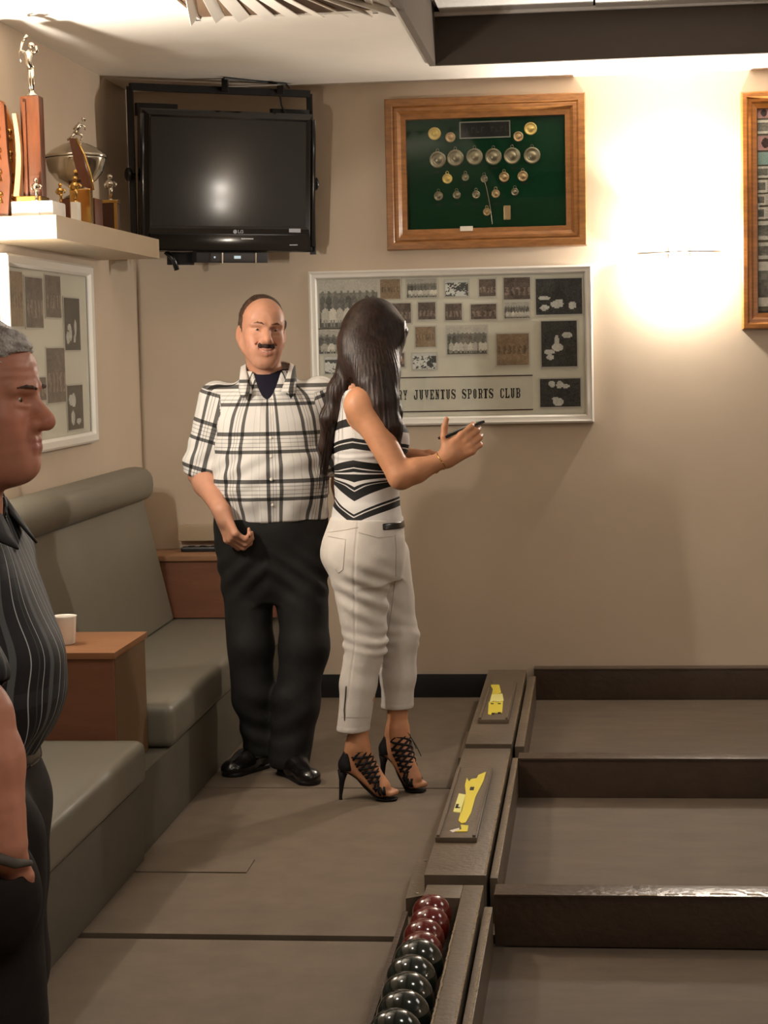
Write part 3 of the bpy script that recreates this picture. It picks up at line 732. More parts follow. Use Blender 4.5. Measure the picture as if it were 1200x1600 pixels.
# ------------------------------------------------------------------ wall sconces
def sconce(loc, normal_axis, label, power):
    t = thing('wall_sconce', label, 'wall lamp', loc, 'wall sconces')
    x, y, z = loc
    bulbm = mat('lamp_bulb', (1.0, 0.84, 0.62, 1), 0.3, emit=60)
    bm = bmesh.new()
    n = 24; R = 0.175; rings = []
    base = []
    for k in range(n + 1):
        a = math.pi * k / n
        base.append((R * math.cos(a), R * 0.62 * math.sin(a)))
    def W(u, o, h):
        if normal_axis == 'Y': return Vector((x + u, y - o, z + h))
        return Vector((x + (o if normal_axis == 'X' else -o), y + u, z + h))
    top = [bm.verts.new(W(u, o + 0.002, 0.0025)) for u, o in base]; bot = [bm.verts.new(W(u, o + 0.002, -0.0025)) for u, o in base]
    bm.faces.new(top); bm.faces.new(list(reversed(bot)))
    m_ = len(base)
    for i in range(m_): bm.faces.new((top[i], top[(i + 1) % m_], bot[(i + 1) % m_], bot[i]))
    bmesh.ops.recalc_face_normals(bm, faces=bm.faces)
    obj('shade_plate', bm, mat('sconce_plate', srgb(120, 112, 104), 0.35, metal=0.8), t)
    bm = bmesh.new(); p0 = W(-0.04, 0.001, -0.03); p1 = W(0.04, 0.02, 0.03)
    bx(bm, [min(a, b) for a, b in zip(p0, p1)], [max(a, b) for a, b in zip(p0, p1)], 0.003); obj('mount_box', bm, WFRAME, t)
    for s in (1, -1):
        c = W(0, 0.055, s * 0.040)
        bm = bmesh.new(); bmesh.ops.create_uvsphere(bm, u_segments=16, v_segments=10, radius=0.014)
        for v in bm.verts: v.co = v.co + c
        obj('bulb', bm, bulbm, t, smooth=True)
        lc = W(0, 0.075, s * 0.062)
        lamp('sconce_bulb_light', 'POINT', tuple(lc), power * (1.0 if s > 0 else 0.75), (1.0, 0.93, 0.83), 0.02)
    lc = W(0, 0.09, 0.075)
    lamp('sconce_up_light', 'SPOT', tuple(lc), power * 2.2, (1.0, 0.93, 0.83), 0.02, (math.pi, 0, 0), spot_size=math.radians(118), spot_blend=0.5)
    return t
sconce((0.372, YW, 1.893), 'Y', 'glaring wall sconce with a flat shade plate between the medal case and the clippings', 40)
sconce((XL, 5.72, 1.74), 'X', 'wall sconce on the left wall just outside the photo, behind the older man', 36)
sconce((4.2, 3.94, 1.81), 'X-', 'wall sconce on the right wall, seen only as a reflection in the television', 12)

# ------------------------------------------------------------------ trophy shelf and trophies
sh = thing('trophy_shelf', 'beige painted box shelf carrying the trophies on the left wall', 'shelf', (-1.83, 6.8, 1.9))
SX = -1.712; SY0, SY1 = 6.11, 7.60; SZ = 1.972; SB = 1.895
box('shelf_body', (XL + 0.001, SY0, SB), (SX, SY1, SZ), SHELF, sh, bevel=0.004)
def figure(bm, base, h, pose=0):
    """small metal athlete: legs, trunk, arms, head"""
    b = Vector(base); s = h
    P = lambda x, y, z: b + Vector((x * s, y * s, z * s))
    lathe(bm, [(0.10 * s, 0), (0.11 * s, 0.02 * s), (0.05 * s, 0.06 * s), (0.045 * s, 0.1 * s), (0, 0.1 * s)], 14, b)
    if pose == 0:   # standing, arms raised, leaning back
        tube(bm, [P(.01, 0, .08), P(.02, 0, .28), P(.0, 0, .48)], [.03 * s, .035 * s, .05 * s], 8)
        tube(bm, [P(-.02, 0, .1), P(-.03, .01, .28), P(-.01, 0, .48)], [.03 * s, .035 * s, .05 * s], 8)
        tube(bm, [P(0, 0, .46), P(-.04, 0, .56), P(-.03, 0, .7), P(0, 0, .76)], [.06 * s, .055 * s, .085 * s, .03 * s], 10)
        tube(bm, [P(-.05, 0, .70), P(-.17, 0, .76), P(-.13, 0, .9)], [.03 * s, .026 * s, .02 * s], 7)
        tube(bm, [P(.03, 0, .70), P(.12, -.02, .74), P(.10, -.02, .82)], [.03 * s, .026 * s, .02 * s], 7)
        tube(bm, [P(-.13, 0, .9), P(-.04, 0, 1.0)], [.02 * s, .03 * s], 7)
        c = P(.02, 0, .83); bmesh.ops.create_uvsphere(bm, u_segments=12, v_segments=8, radius=.055 * s, matrix=Matrix.Translation(c))
        tube(bm, [P(-.16, 0, .55), P(-.19, 0, .72), P(-.1, 0, .93)], [.012 * s, .02 * s, .012 * s], 6)
    elif pose == 1:  # lunging bowler
        tube(bm, [P(-.28, 0, .12), P(-.12, 0, .22), P(.02, 0, .36)], [.04 * s, .05 * s, .075 * s], 8)
        tube(bm, [P(.22, 0, .08), P(.26, 0, .28), P(.05, 0, .36)], [.045 * s, .055 * s, .07 * s], 8)
        tube(bm, [P(.02, 0, .34), P(.10, 0, .52), P(.22, 0, .68)], [.085 * s, .08 * s, .09 * s], 10)
        tube(bm, [P(.2, 0, .66), P(.05, 0, .60), P(-.05, 0, .48)], [.04 * s, .032 * s, .028 * s], 7)
        tube(bm, [P(.22, 0, .66), P(.38, 0, .56), P(.36, 0, .40)], [.04 * s, .032 * s, .028 * s], 7)
        bmesh.ops.create_uvsphere(bm, u_segments=12, v_segments=8, radius=.085 * s, matrix=Matrix.Translation(P(.34, 0, .82)))
    else:            # stocky little cup or figure with a ball
        tube(bm, [P(0, 0, .08), P(.02, 0, .35), P(0, 0, .5)], [.06 * s, .07 * s, .12 * s], 9)
        tube(bm, [P(0, 0, .48), P(-.02, 0, .66), P(0, 0, .78)], [.13 * s, .16 * s, .06 * s], 10)
        tube(bm, [P(-.12, 0, .7), P(-.22, 0, .56), P(-.12, -.04, .46)], [.045 * s, .04 * s, .035 * s], 7)
        tube(bm, [P(.12, 0, .7), P(.24, 0, .6), P(.2, -.04, .5)], [.045 * s, .04 * s, .035 * s], 7)
        bmesh.ops.create_uvsphere(bm, u_segments=12, v_segments=8, radius=.10 * s, matrix=Matrix.Translation(P(0, 0, .88)))
# big column trophy on a marble base
xa = -1.80
p = lambda x, y, Y: atY(x, y, Y)
YT = 6.20
cb = thing('column_trophy', 'tall wooden column trophy on a white marble slab topped by a silver athlete', 'trophy', (-1.84, YT, SZ))
a = p(18, 330, YT - 0.06); b_ = p(82, 313, YT - 0.06)
box('marble_slab', (a.x, YT - 0.06, SZ + 0.0005), (b_.x, YT + 0.09, b_.z), MARBLE, cb, bevel=0.003)
zt = b_.z
c0 = p(32, 150, YT); c1 = p(62, 150, YT); colz = p(50, 150, YT).z
def poly_prism(bm, pts_lo, pts_hi):
    A = [bm.verts.new(v) for v in pts_lo]; B = [bm.verts.new(v) for v in pts_hi]; n = len(A)
    bm.faces.new(list(reversed(A))); bm.faces.new(B)
    for i in range(n): bm.faces.new((A[i], A[(i + 1) % n], B[(i + 1) % n], B[i]))
bm = bmesh.new(); cxm = (c0.x + c1.x) / 2; hw = (c1.x - c0.x) / 2
bx(bm, (cxm - hw, YT - 0.012, zt + 0.018), (cxm + hw, YT + 0.045, colz), 0.006); bx(bm, (cxm - hw * 0.7, YT - 0.022, zt + 0.018), (cxm - hw * 0.35, YT - 0.010, colz - 0.02), 0.003); obj('wooden_column', bm, WALNUT, cb, auto=40)
bm = bmesh.new(); bx(bm, (cxm - hw * 1.5, YT - 0.04, zt), (cxm + hw * 1.1, YT + 0.06, zt + 0.018), 0.003); obj('foot_plate', bm, GOLD, cb)
bm = bmesh.new(); pts = []
xl0 = p(28, 300, YT).x; 
for k in range(9):
    t_ = k / 8; x = p(29, 300, YT).x + (0.012 * math.sin(t_ * 3.0)) + 0.004 * t_; z = zt + 0.018 + t_ * (p(30, 180, YT).z - zt - 0.018); pts.append((x, z))
L0 = [Vector((x - 0.003, YT - 0.05, z)) for x, z in pts] + [Vector((x + 0.016 - 0.006 * i_ / 8, YT - 0.05, z)) for i_, (x, z) in reversed(list(enumerate(pts)))]
poly_prism(bm, L0, [p_ + Vector((0, 0.026, 0)) for p_ in L0]); bmesh.ops.recalc_face_normals(bm, faces=bm.faces)
obj('curved_side_piece', bm, mat('gilt_side', srgb(214, 160, 112), 0.3, metal=0.15), cb)
bm = bmesh.new(); hgt = p(40, 52, YT).z - colz; figure(bm, (cxm + 0.002, YT + 0.015, colz), hgt / 1.02, 0); obj('athlete_figurine', bm, SILVER, cb, smooth=True)
# plaque trophies leaning at the left edge
for i, (xa_, xb_, yt, yb, lab, Y0) in enumerate([(-14, 9, 150, 305, 'wooden shield trophy at the extreme left edge of the shelf', 6.16), (10, 22, 158, 312, 'narrow wooden shield with gilt trim between shield and column trophy', 6.24)]):
    A = p(xa_, yb, Y0); B = p(xb_, yt, Y0)
    t = thing('shield_trophy', lab, 'trophy', ((A.x + B.x) / 2, Y0, SZ))
    bm = bmesh.new(); n = 10
    lo = []; zz0 = SZ + 0.001; zz1 = B.z
    pr = [(A.x, zz0), (B.x, zz0), (B.x + 0.012, zz0 + 0.12), (B.x + 0.006, (zz0 + zz1) / 2), (B.x, zz1 - 0.03), ((A.x + B.x) / 2, zz1), (A.x, zz1 - 0.02)]
    if i == 1: pr = [(A.x + 0.012, zz0), (B.x + 0.02, zz0), (B.x + 0.004, zz0 + 0.1), (B.x - 0.002, zz0 + 0.3), (A.x + 0.006, zz1), (A.x, zz0 + 0.2)]
    poly_prism(bm, [Vector((x, Y0, z)) for x, z in pr], [Vector((x, Y0 - 0.025, z)) for x, z in pr]); bmesh.ops.recalc_face_normals(bm, faces=bm.faces)
    obj('wooden_shield', bm, WALNUT if i == 0 else mat('gilt_wood', srgb(196, 122, 60), 0.3, metal=0.2), t)
    bm = bmesh.new()
    for k in range(4):
        z = zz0 + 0.07 + k * 0.07; bmesh.ops.create_uvsphere(bm, u_segments=10, v_segments=7, radius=0.010, matrix=Matrix.Translation(((A.x + B.x) / 2 + 0.008, Y0 - 0.028, z)))
        tube(bm, [((A.x + B.x) / 2 + 0.008, Y0 - 0.028, z - 0.028), ((A.x + B.x) / 2 + 0.008, Y0 - 0.028, z - 0.006)], [0.009, 0.003], 8)
    obj('gilt_ornament', bm, GOLD, t, smooth=True)
# large silver bowl on a wooden box
YC = 6.82; cc = p(118, 240, YC)
cup2 = thing('silver_bowl_trophy', 'large silver lidded bowl trophy with a lunging player on top', 'trophy', (cc.x, YC, SZ))
zb = p(120, 317, YC).z
box('plinth', (p(100, 300, YC).x, YC - 0.05, SZ + 0.0005), (p(153, 300, YC).x, YC + 0.06, zb + 0.012), WALNUT, cup2, bevel=0.003)
R = (p(167, 240, YC).x - p(70, 240, YC).x) / 2; zr = p(118, 247, YC).z; ztop = p(118, 222, YC).z; z0 = zb + 0.013
bm = bmesh.new()
hB = zr - z0
lathe(bm, [(0, 0), (R * .42, 0), (R * .42, .006), (R * .20, hB * .12), (R * .16, hB * .22), (R * .28, hB * .30), (R * .62, hB * .45), (R * .86, hB * .68), (R * .94, hB * .95), (R * .96, hB), (0, hB)], 48, (cc.x, YC, z0)); obj('bowl', bm, SILVER, cup2, smooth=True)
hl = ztop - zr
bm = bmesh.new(); lathe(bm, [(R * .98, 0), (R * 1.0, .005), (R * .95, .010), (R * .75, hl * .5), (R * .4, hl * .85), (R * .1, hl), (0, hl)], 48, (cc.x, YC, zr + 0.001)); obj('lid', bm, SILVER, cup2, smooth=True)
bm = bmesh.new(); figure(bm, (cc.x + 0.0, YC, zr + hl - 0.004), p(118, 177, YC).z - ztop, 1); obj('lunging_figurine', bm, SILVER, cup2, smooth=True)
# leaning wooden arc in front of the bowl
bm = bmesh.new(); pr = [(110, 217), (120, 217), (131, 240), (142, 285), (146, 297), (132, 292), (120, 262)]
poly_prism(bm, [atY(x, y, YC - 0.12) for x, y in pr], [atY(x, y, YC - 0.12) + Vector((0.0, -0.02, 0)) for x, y in pr]); bmesh.ops.recalc_face_normals(bm, faces=bm.faces)
ar = thing('arc_trophy', 'slanting wooden arc award leaning in front of the silver bowl', 'trophy', (cc.x, YC - 0.13, SZ))
obj('wooden_arc', bm, WALNUT, ar)
bm = bmesh.new(); pts = [atY(x, y, YC - 0.142) for x, y in ((119, 216), (132, 242), (141, 270), (146, 297))]; tube(bm, pts, 0.004, 8); obj('gilt_edge', bm, GOLD, ar, smooth=True)
A = atY(118, 320, YC - 0.13); bm = bmesh.new(); bx(bm, (A.x - 0.015, YC - 0.15, SZ + .0005), (A.x + 0.06, YC - 0.115, atY(118, 296, YC - 0.13).z), 0.003)
obj('award_foot', bm, GOLD, ar)
# small figures
def small(px, ybase, ytop, Y, label, plate_px=None, pose=2, m=GOLD, box_h=None):
    c = p(px, ybase, Y); t = thing('small_trophy', label, 'trophy', (c.x, Y, SZ), 'small trophies on the shelf')
    zb = max(c.z, SZ + 0.004)
    if zb - SZ > 0.002:
        hw = (plate_px or 10) / 2 / 3000 * Y
        bm = bmesh.new(); bx(bm, (c.x - hw, Y - 0.02, SZ + 0.0005), (c.x + hw, Y + 0.02, zb), 0.002); obj('plinth', bm, DWOOD if box_h else MARBLE, t)
        if box_h:
            bm = bmesh.new(); bx(bm, (c.x - hw - .004, Y - 0.024, zb), (c.x + hw + .004, Y + 0.024, zb + 0.012), 0.002); obj('cap', bm, GOLD, t); 
            bm = bmesh.new(); bx(bm, (c.x + hw - 0.012, Y - 0.0225, SZ + .001), (c.x + hw + 0.001, Y - 0.0195, zb), 0.001); obj('gilt_strip', bm, GOLD, t)
            zb += 0.012
    bm = bmesh.new(); figure(bm, (c.x, Y, zb), p(px, ytop, Y).z - zb, pose); obj('figurine', bm, m, t, smooth=True)
small(57, 314, 277, 6.155, 'small silver figure trophy at the right foot of the tall column trophy', 12, m=SILVER)
small(95, 319, 285, 6.45, 'small gilt figure trophy between column trophy and silver bowl', 10)
small(118, 316, 274, 6.56, 'small gilt figure trophy directly in front of the silver bowl stem', 12)
small(173, 318, 271, 7.30, 'small trophy on a dark square pedestal at the far end of the shelf', 24, m=SILVER, box_h=True)

# ------------------------------------------------------------------ television and its ceiling bracket
yaw = math.radians(33)
ex = Vector((math.cos(yaw), math.sin(yaw), 0)); ez = Vector((0, 0, 1)); en = Vector((math.sin(yaw), -math.cos(yaw), 0))
tilt = math.radians(4)
ez = (Matrix.Rotation(tilt, 3, ex) @ ez) ; en = (Matrix.Rotation(tilt, 3, ex) @ en)
A = atY(220, 168, 7.66); Bp = atY(494, 190, 8.06)
Wd = (Bp - A).dot(ex); Ht = A.z - atY(222, 393, 7.66).z
org = A
TM = Matrix(((ex.x, ez.x, en.x, org.x), (ex.y, ez.y, en.y, org.y), (ex.z, ez.z, en.z, org.z), (0, 0, 0, 1)))   # local: x right, y up, z towards viewer
tv = thing('television', 'black flat screen television hanging from a ceiling bracket in the upper left corner', 'television', tuple(org + ex * Wd / 2 - ez * Ht))
def tvb(name, lo, hi, m, par=tv, bev=0.004): return box(name, lo, hi, m, par, bevel=bev, mtx=TM)
tvb('rear_shell', (0.04, -Ht + 0.03, -0.10), (Wd - 0.04, -0.04, -0.035), BLACK, bev=0.02)
bm = bmesh.new()
mtx = TM
scr = (0.045, -Ht + 0.105, Wd - 0.035, -0.033)
rings = []
for (x0, y0, x1, y1, z) in ((0.0, -Ht, Wd, 0, -0.04), (0.0, -Ht, Wd, 0, -0.008), (0.006, -Ht + 0.006, Wd - 0.006, -0.006, 0.0), (scr[0] - .012, scr[1] - .010, scr[2] + .012, scr[3] + .008, 0.004), (scr[0], scr[1], scr[2], scr[3], -0.004)):
    rings.append([bm.verts.new(mtx @ Vector(c)) for c in ((x0, y0, z), (x1, y0, z), (x1, y1, z), (x0, y1, z))])
bm.faces.new(rings[0])
for a, b_ in zip(rings[:-1], rings[1:]):
    for k in range(4): bm.faces.new((a[k], a[(k + 1) % 4], b_[(k + 1) % 4], b_[k]))
bmesh.ops.recalc_face_normals(bm, faces=bm.faces); obj('bezel', bm, GLOSSB, tv)
tvb('screen', (scr[0], scr[1], -0.012), (scr[2], scr[3], -0.0035), SCREEN, bev=0)
tvb('side_trim', (-0.006, -Ht + 0.02, -0.03), (0.012, -0.02, 0.007), GLOSSB, bev=0.006)
tvb('side_trim', (Wd - 0.012, -Ht + 0.02, -0.03), (Wd + 0.006, -0.02, 0.007), GLOSSB, bev=0.006)
tvb('lower_lip', (0.03, -Ht + 0.004, 0.0), (Wd - 0.03, -Ht + 0.075, 0.010), GLOSSB, bev=0.005)
LG = mat('logo_grey', srgb(150, 150, 155), 0.4)
# round mark and two letters of the maker's badge
bm = bmesh.new(); lathe(bm, [(0.0085, 0), (0.0085, 0.0012), (0, 0.0012)], 18)
for v in bm.verts: v.co = mtx @ (v.co + Vector((0.405, -Ht + 0.083, 0.0045)))
obj('badge_disc', bm, LG, tv)
def pix(name, rows, x, y, s, m, par, z=0.0105, M=None):
    bm = bmesh.new()
    for j, r in enumerate(rows):
        for i, c in enumerate(r):
            if c == '1': bx(bm, (x + i * s, y - (j + 1) * s, z - 0.0005), (x + (i + 1) * s, y - j * s, z))
    bmesh.ops.transform(bm, matrix=(M or mtx), verts=bm.verts); return obj(name, bm, m, par)
pix('badge_letters', ['1000011110', '1000100000', '1000100110', '1000100010', '1111011110'], 0.418, -Ht + 0.090, 0.0026, LG, tv, z=0.0055)
tvb('power_ring', (0.43, -Ht + 0.052, 0.0095), (0.485, -Ht + 0.057, 0.0108), mat('silver_line', srgb(180, 180, 180), 0.3, metal=.8), bev=0)
tvb('info_sticker', (Wd - 0.115, -Ht + 0.082, 0.004), (Wd - 0.062, -Ht + 0.098, 0.0052), LG, bev=0)
tvb('lower_sticker', (Wd - 0.115, -Ht + 0.028, 0.0095), (Wd - 0.078, -Ht + 0.032, 0.0106), LG, bev=0)
# bracket: rectangular tube frame behind the set, hung from the ceiling
br = tv      # the ceiling bracket is bolted to the set and moves with it
q = lambda x, y, z: TM @ Vector((x, y, z))
tl = atY(209, 134, 7.70); trr = atY(491, 146, 8.10); bl = atY(217, 392, 7.70); brr = atY(497, 398, 8.10)
def bar(name, a, b_, wd=0.018, dp=0.022, par=br, m=METALB):
    d = (b_ - a); L_ = d.length; M = Matrix.Translation(a) @ d.to_track_quat('Z', 'Y').to_matrix().to_4x4()
    return box(name, (-wd / 2, -dp / 2, 0), (wd / 2, dp / 2, L_), m, par, mtx=M)
off = en * -0.05
bar('upright_bar', tl + off, bl + off, 0.02, 0.024); bar('upright_bar', trr + off, brr + off, 0.02, 0.024)
bar('top_bar', tl + off, trr + off, 0.024, 0.028)
bar('rear_bar', q(0.02, -Ht + 0.05, -0.13), q(Wd - .02, -Ht + 0.05, -0.13), 0.03, 0.03)
bar('hanger_post', atY(352, 143, 7.92), Vector((atY(352, 143, 7.92).x, 7.92, ZC - 0.001)), 0.024, 0.03)
m_ = atY(438, 142, 8.05); box('clamp_block', (m_.x - 0.012, 8.04, m_.z - 0.01), (m_.x + 0.014, 8.07, m_.z + 0.022), METALB, br)
for fx0, fx1, dh in ((0.0, 0.175, 0.022), (Wd - 0.17, Wd + 0.0, 0.020)):
    tvb('mount_tab', (fx0, -0.03, -0.075), (fx1, dh, -0.045), METALB, br, 0.002)
for s, c in ((-1, q(-0.004, -Ht * 0.46, -0.06)), (1, q(Wd + 0.004, -Ht * 0.5, -0.06))):
    bm = bmesh.new(); lathe(bm, [(0.006, 0), (0.006, 0.02), (0.026, 0.022), (0.028, 0.034), (0.02, 0.040), (0, 0.040)], 20)
    M = Matrix.Translation(c) @ (ex * s).to_track_quat('Z', 'Y').to_matrix().to_4x4()
    bmesh.ops.transform(bm, matrix=M, verts=bm.verts); obj('tilt_knob', bm, BLACK, br, smooth=True)
bm = bmesh.new(); tube(bm, [atY(350, 122, 7.86), atY(400, 127, 8.0), atY(446, 131, 8.1), atY(452, 137, 8.2)], 0.005, 6); obj('cable', bm, BLACK, br)
bm = bmesh.new(); tube(bm, [atY(438, 150, 8.04), atY(440, 165, 8.04), atY(446, 178, 8.04)], 0.004, 6); obj('cable', bm, BLACK, br)
# little receiver box under the set
rb = tv      # small receiver strapped under the set: it moves with it
tvb('receiver_case', (0.24, -Ht - 0.045, -0.12), (0.56, -Ht - 0.002, -0.01), mat('receiver_plastic', srgb(34, 32, 33), 0.4), rb, 0.004)
tvb('receiver_front', (0.30, -Ht - 0.040, -0.0105), (0.50, -Ht - 0.006, -0.006), mat('receiver_front', srgb(52, 48, 48), 0.35), rb, 0.002)
LED = mat('pale_display', srgb(170, 190, 200), 0.5, emit=0.5)
tvb('receiver_display', (0.405, -Ht - 0.028, -0.0062), (0.435, -Ht - 0.016, -0.005), LED, rb, 0)
tvb('receiver_light', (0.315, -Ht - 0.026, -0.0062), (0.322, -Ht - 0.018, -0.005), LED, rb, 0)
for x in (0.35, 0.50): tvb('receiver_strap', (x, -Ht - 0.047, -0.0125), (x + 0.006, -Ht - 0.004, -0.0045), SILVER, rb, 0)
tvb('support_arm', (0.14, -Ht - 0.055, -0.09), (0.25, -Ht - 0.002, -0.06), METALB, br, 0.003)
bm = bmesh.new(); tube(bm, [q(0.12, -Ht + 0.0, -0.05), q(0.15, -Ht - 0.03, -0.04), q(0.165, -Ht - 0.075, -0.04)], 0.011, 8); obj('knob_arm', bm, BLACK, br, smooth=True)
# ------------------------------------------------------------------ implicit surface modelling for the people
def smin(a, b, k):
    if k <= 0: return np.minimum(a, b)
    h = np.maximum(k - np.abs(a - b), 0) / k
    return np.minimum(a, b) - h * h * k * 0.25
def smax(a, b, k): return -smin(-a, -b, k)
def catmull(keys, n=160):
    K = np.array(keys, float); t = K[:, 0]; ts = np.linspace(t[0], t[-1], n); out = [ts]
    for c in range(1, K.shape[1]):
        y = K[:, c]; m = np.gradient(y, t); i = np.clip(np.searchsorted(t, ts) - 1, 0, len(t) - 2)
        h = t[i + 1] - t[i]; s = (ts - t[i]) / h
        out.append((2 * s**3 - 3 * s**2 + 1) * y[i] + (s**3 - 2 * s**2 + s) * h * m[i] + (-2 * s**3 + 3 * s**2) * y[i + 1] + (s**3 - s**2) * h * m[i + 1])
    return np.array(out)
class SDF:
    def __init__(s, M=None): s.p = []; s.M = M if M is not None else np.eye(4)
    def _w(s, a): return (s.M @ np.array([a[0], a[1], a[2], 1.0]))[:3]
    def _R(s, R=None):
        A = s.M[:3, :3]
        return A @ R if R is not None else A
    def cone(s, a, b, ra, rb, k=0.02, op=1, flat=None):
        """tapered capsule; flat=(axis, factor) squashes it along an axis"""
        a = s._w(a); b = s._w(b); r = max(ra, rb); lo = np.minimum(a, b) - r * 1.05; hi = np.maximum(a, b) + r * 1.05
        if flat is not None: flat = (s._R() @ np.array(flat[0], float), flat[1])
        def f(X, Y, Z):
            ab = b - a; px, py, pz = X - a[0], Y - a[1], Z - a[2]
            t = np.clip((px * ab[0] + py * ab[1] + pz * ab[2]) / (ab @ ab + 1e-12), 0, 1)
            dx, dy, dz = px - t * ab[0], py - t * ab[1], pz - t * ab[2]
            d2 = dx * dx + dy * dy + dz * dz
            if flat is not None:
                n, q = flat; dn = dx * n[0] + dy * n[1] + dz * n[2]; d2 = d2 + dn * dn * (1 / q**2 - 1)
            return np.sqrt(d2) - (ra + (rb - ra) * t)
        s.p.append((f, lo, hi, k, op)); return s
    def chain(s, pts, rs, k=0.015, op=1, flat=None):
        for i in range(len(pts) - 1): s.cone(pts[i], pts[i + 1], rs[i], rs[i + 1], k, op, flat)
        return s
    def ell(s, c, r, R=None, k=0.02, op=1):
        c = s._w(c); r = np.array(r, float); A = s._R(R); ext = np.sqrt((A**2) @ (r**2))
        def f(X, Y, Z):
            px, py, pz = X - c[0], Y - c[1], Z - c[2]
            u = (px * A[0, 0] + py * A[1, 0] + pz * A[2, 0]) / r[0]; v = (px * A[0, 1] + py * A[1, 1] + pz * A[2, 1]) / r[1]; w_ = (px * A[0, 2] + py * A[1, 2] + pz * A[2, 2]) / r[2]
            q = np.sqrt(u * u + v * v + w_ * w_); g = np.sqrt((u / r[0])**2 + (v / r[1])**2 + (w_ / r[2])**2)
            return q * (q - 1) / np.maximum(g, 1e-6)
        s.p.append((f, c - ext, c + ext, k, op)); return s
    def loft(s, keys, k=0.02, op=1, p=2.2, cap=0.0):
        """keys: (z, cx, cy, rx, ry) along local z"""
        T = catmull(keys); A = s._R(); o = s.M[:3, 3]; rr = max(T[3].max(), T[4].max())
        P = [s._w((cx, cy, z)) for z, cx, cy in zip(T[0], T[1], T[2])]
        lo = np.min(P, 0) - rr; hi = np.max(P, 0) + rr
        def f(X, Y, Z):
            px, py, pz = X - o[0], Y - o[1], Z - o[2]
            x = px * A[0, 0] + py * A[1, 0] + pz * A[2, 0]; y = px * A[0, 1] + py * A[1, 1] + pz * A[2, 1]; z = px * A[0, 2] + py * A[1, 2] + pz * A[2, 2]
            cx = np.interp(z, T[0], T[1]); cy = np.interp(z, T[0], T[2]); rx = np.interp(z, T[0], T[3]); ry = np.interp(z, T[0], T[4])
            q = (np.abs((x - cx) / rx)**p + np.abs((y - cy) / ry)**p)**(1 / p)
            d = (q - 1) * np.minimum(rx, ry)
            dz = np.maximum(T[0][0] - z, z - T[0][-1])
            return smax(d, dz + cap, max(cap, 0.004))
        s.p.append((f, lo, hi, k, op)); return s
    def half(s, pt, n, k=0.004):
        """keep the side the normal points away from (cuts everything in front of the plane)"""
        pt = s._w(pt); n = s._R() @ np.array(n, float); n = n / np.linalg.norm(n)
        f = lambda X, Y, Z: (X - pt[0]) * n[0] + (Y - pt[1]) * n[1] + (Z - pt[2]) * n[2]
        s.p.append((f, None, None, k, 0)); return s
    def sample(s, lo, hi, h):
        lo = np.array(lo, float); hi = np.array(hi, float); n = np.ceil((hi - lo) / h).astype(int) + 1
        ax = [(lo[i] + h * np.arange(n[i])).astype(np.float32) for i in range(3)]
        D = np.full(n, 0.5, np.float32)
        for f, a, b, k, op in s.p:
            if a is None: sl = (slice(None),) * 3
            else:
                pad = k + 3 * h; i0 = np.clip(np.floor((a - pad - lo) / h).astype(int), 0, n); i1 = np.clip(np.ceil((b + pad - lo) / h).astype(int) + 1, 0, n)
                if np.any(i1 <= i0): continue
                sl = tuple(slice(i0[i], i1[i]) for i in range(3))
            d = f(ax[0][sl[0]][:, None, None], ax[1][sl[1]][None, :, None], ax[2][sl[2]][None, None, :]).astype(np.float32)
            if op == 1: D[sl] = smin(D[sl], d, k)
            elif op == -1: D[sl] = smax(D[sl], -d, k)
            else: D[sl] = smax(D[sl], d, k)
        return D, ax
    def bounds(s):
        L = [(a, b) for f, a, b, k, op in s.p if a is not None and op == 1]
        return np.min([a for a, b in L], 0), np.max([b for a, b in L], 0)
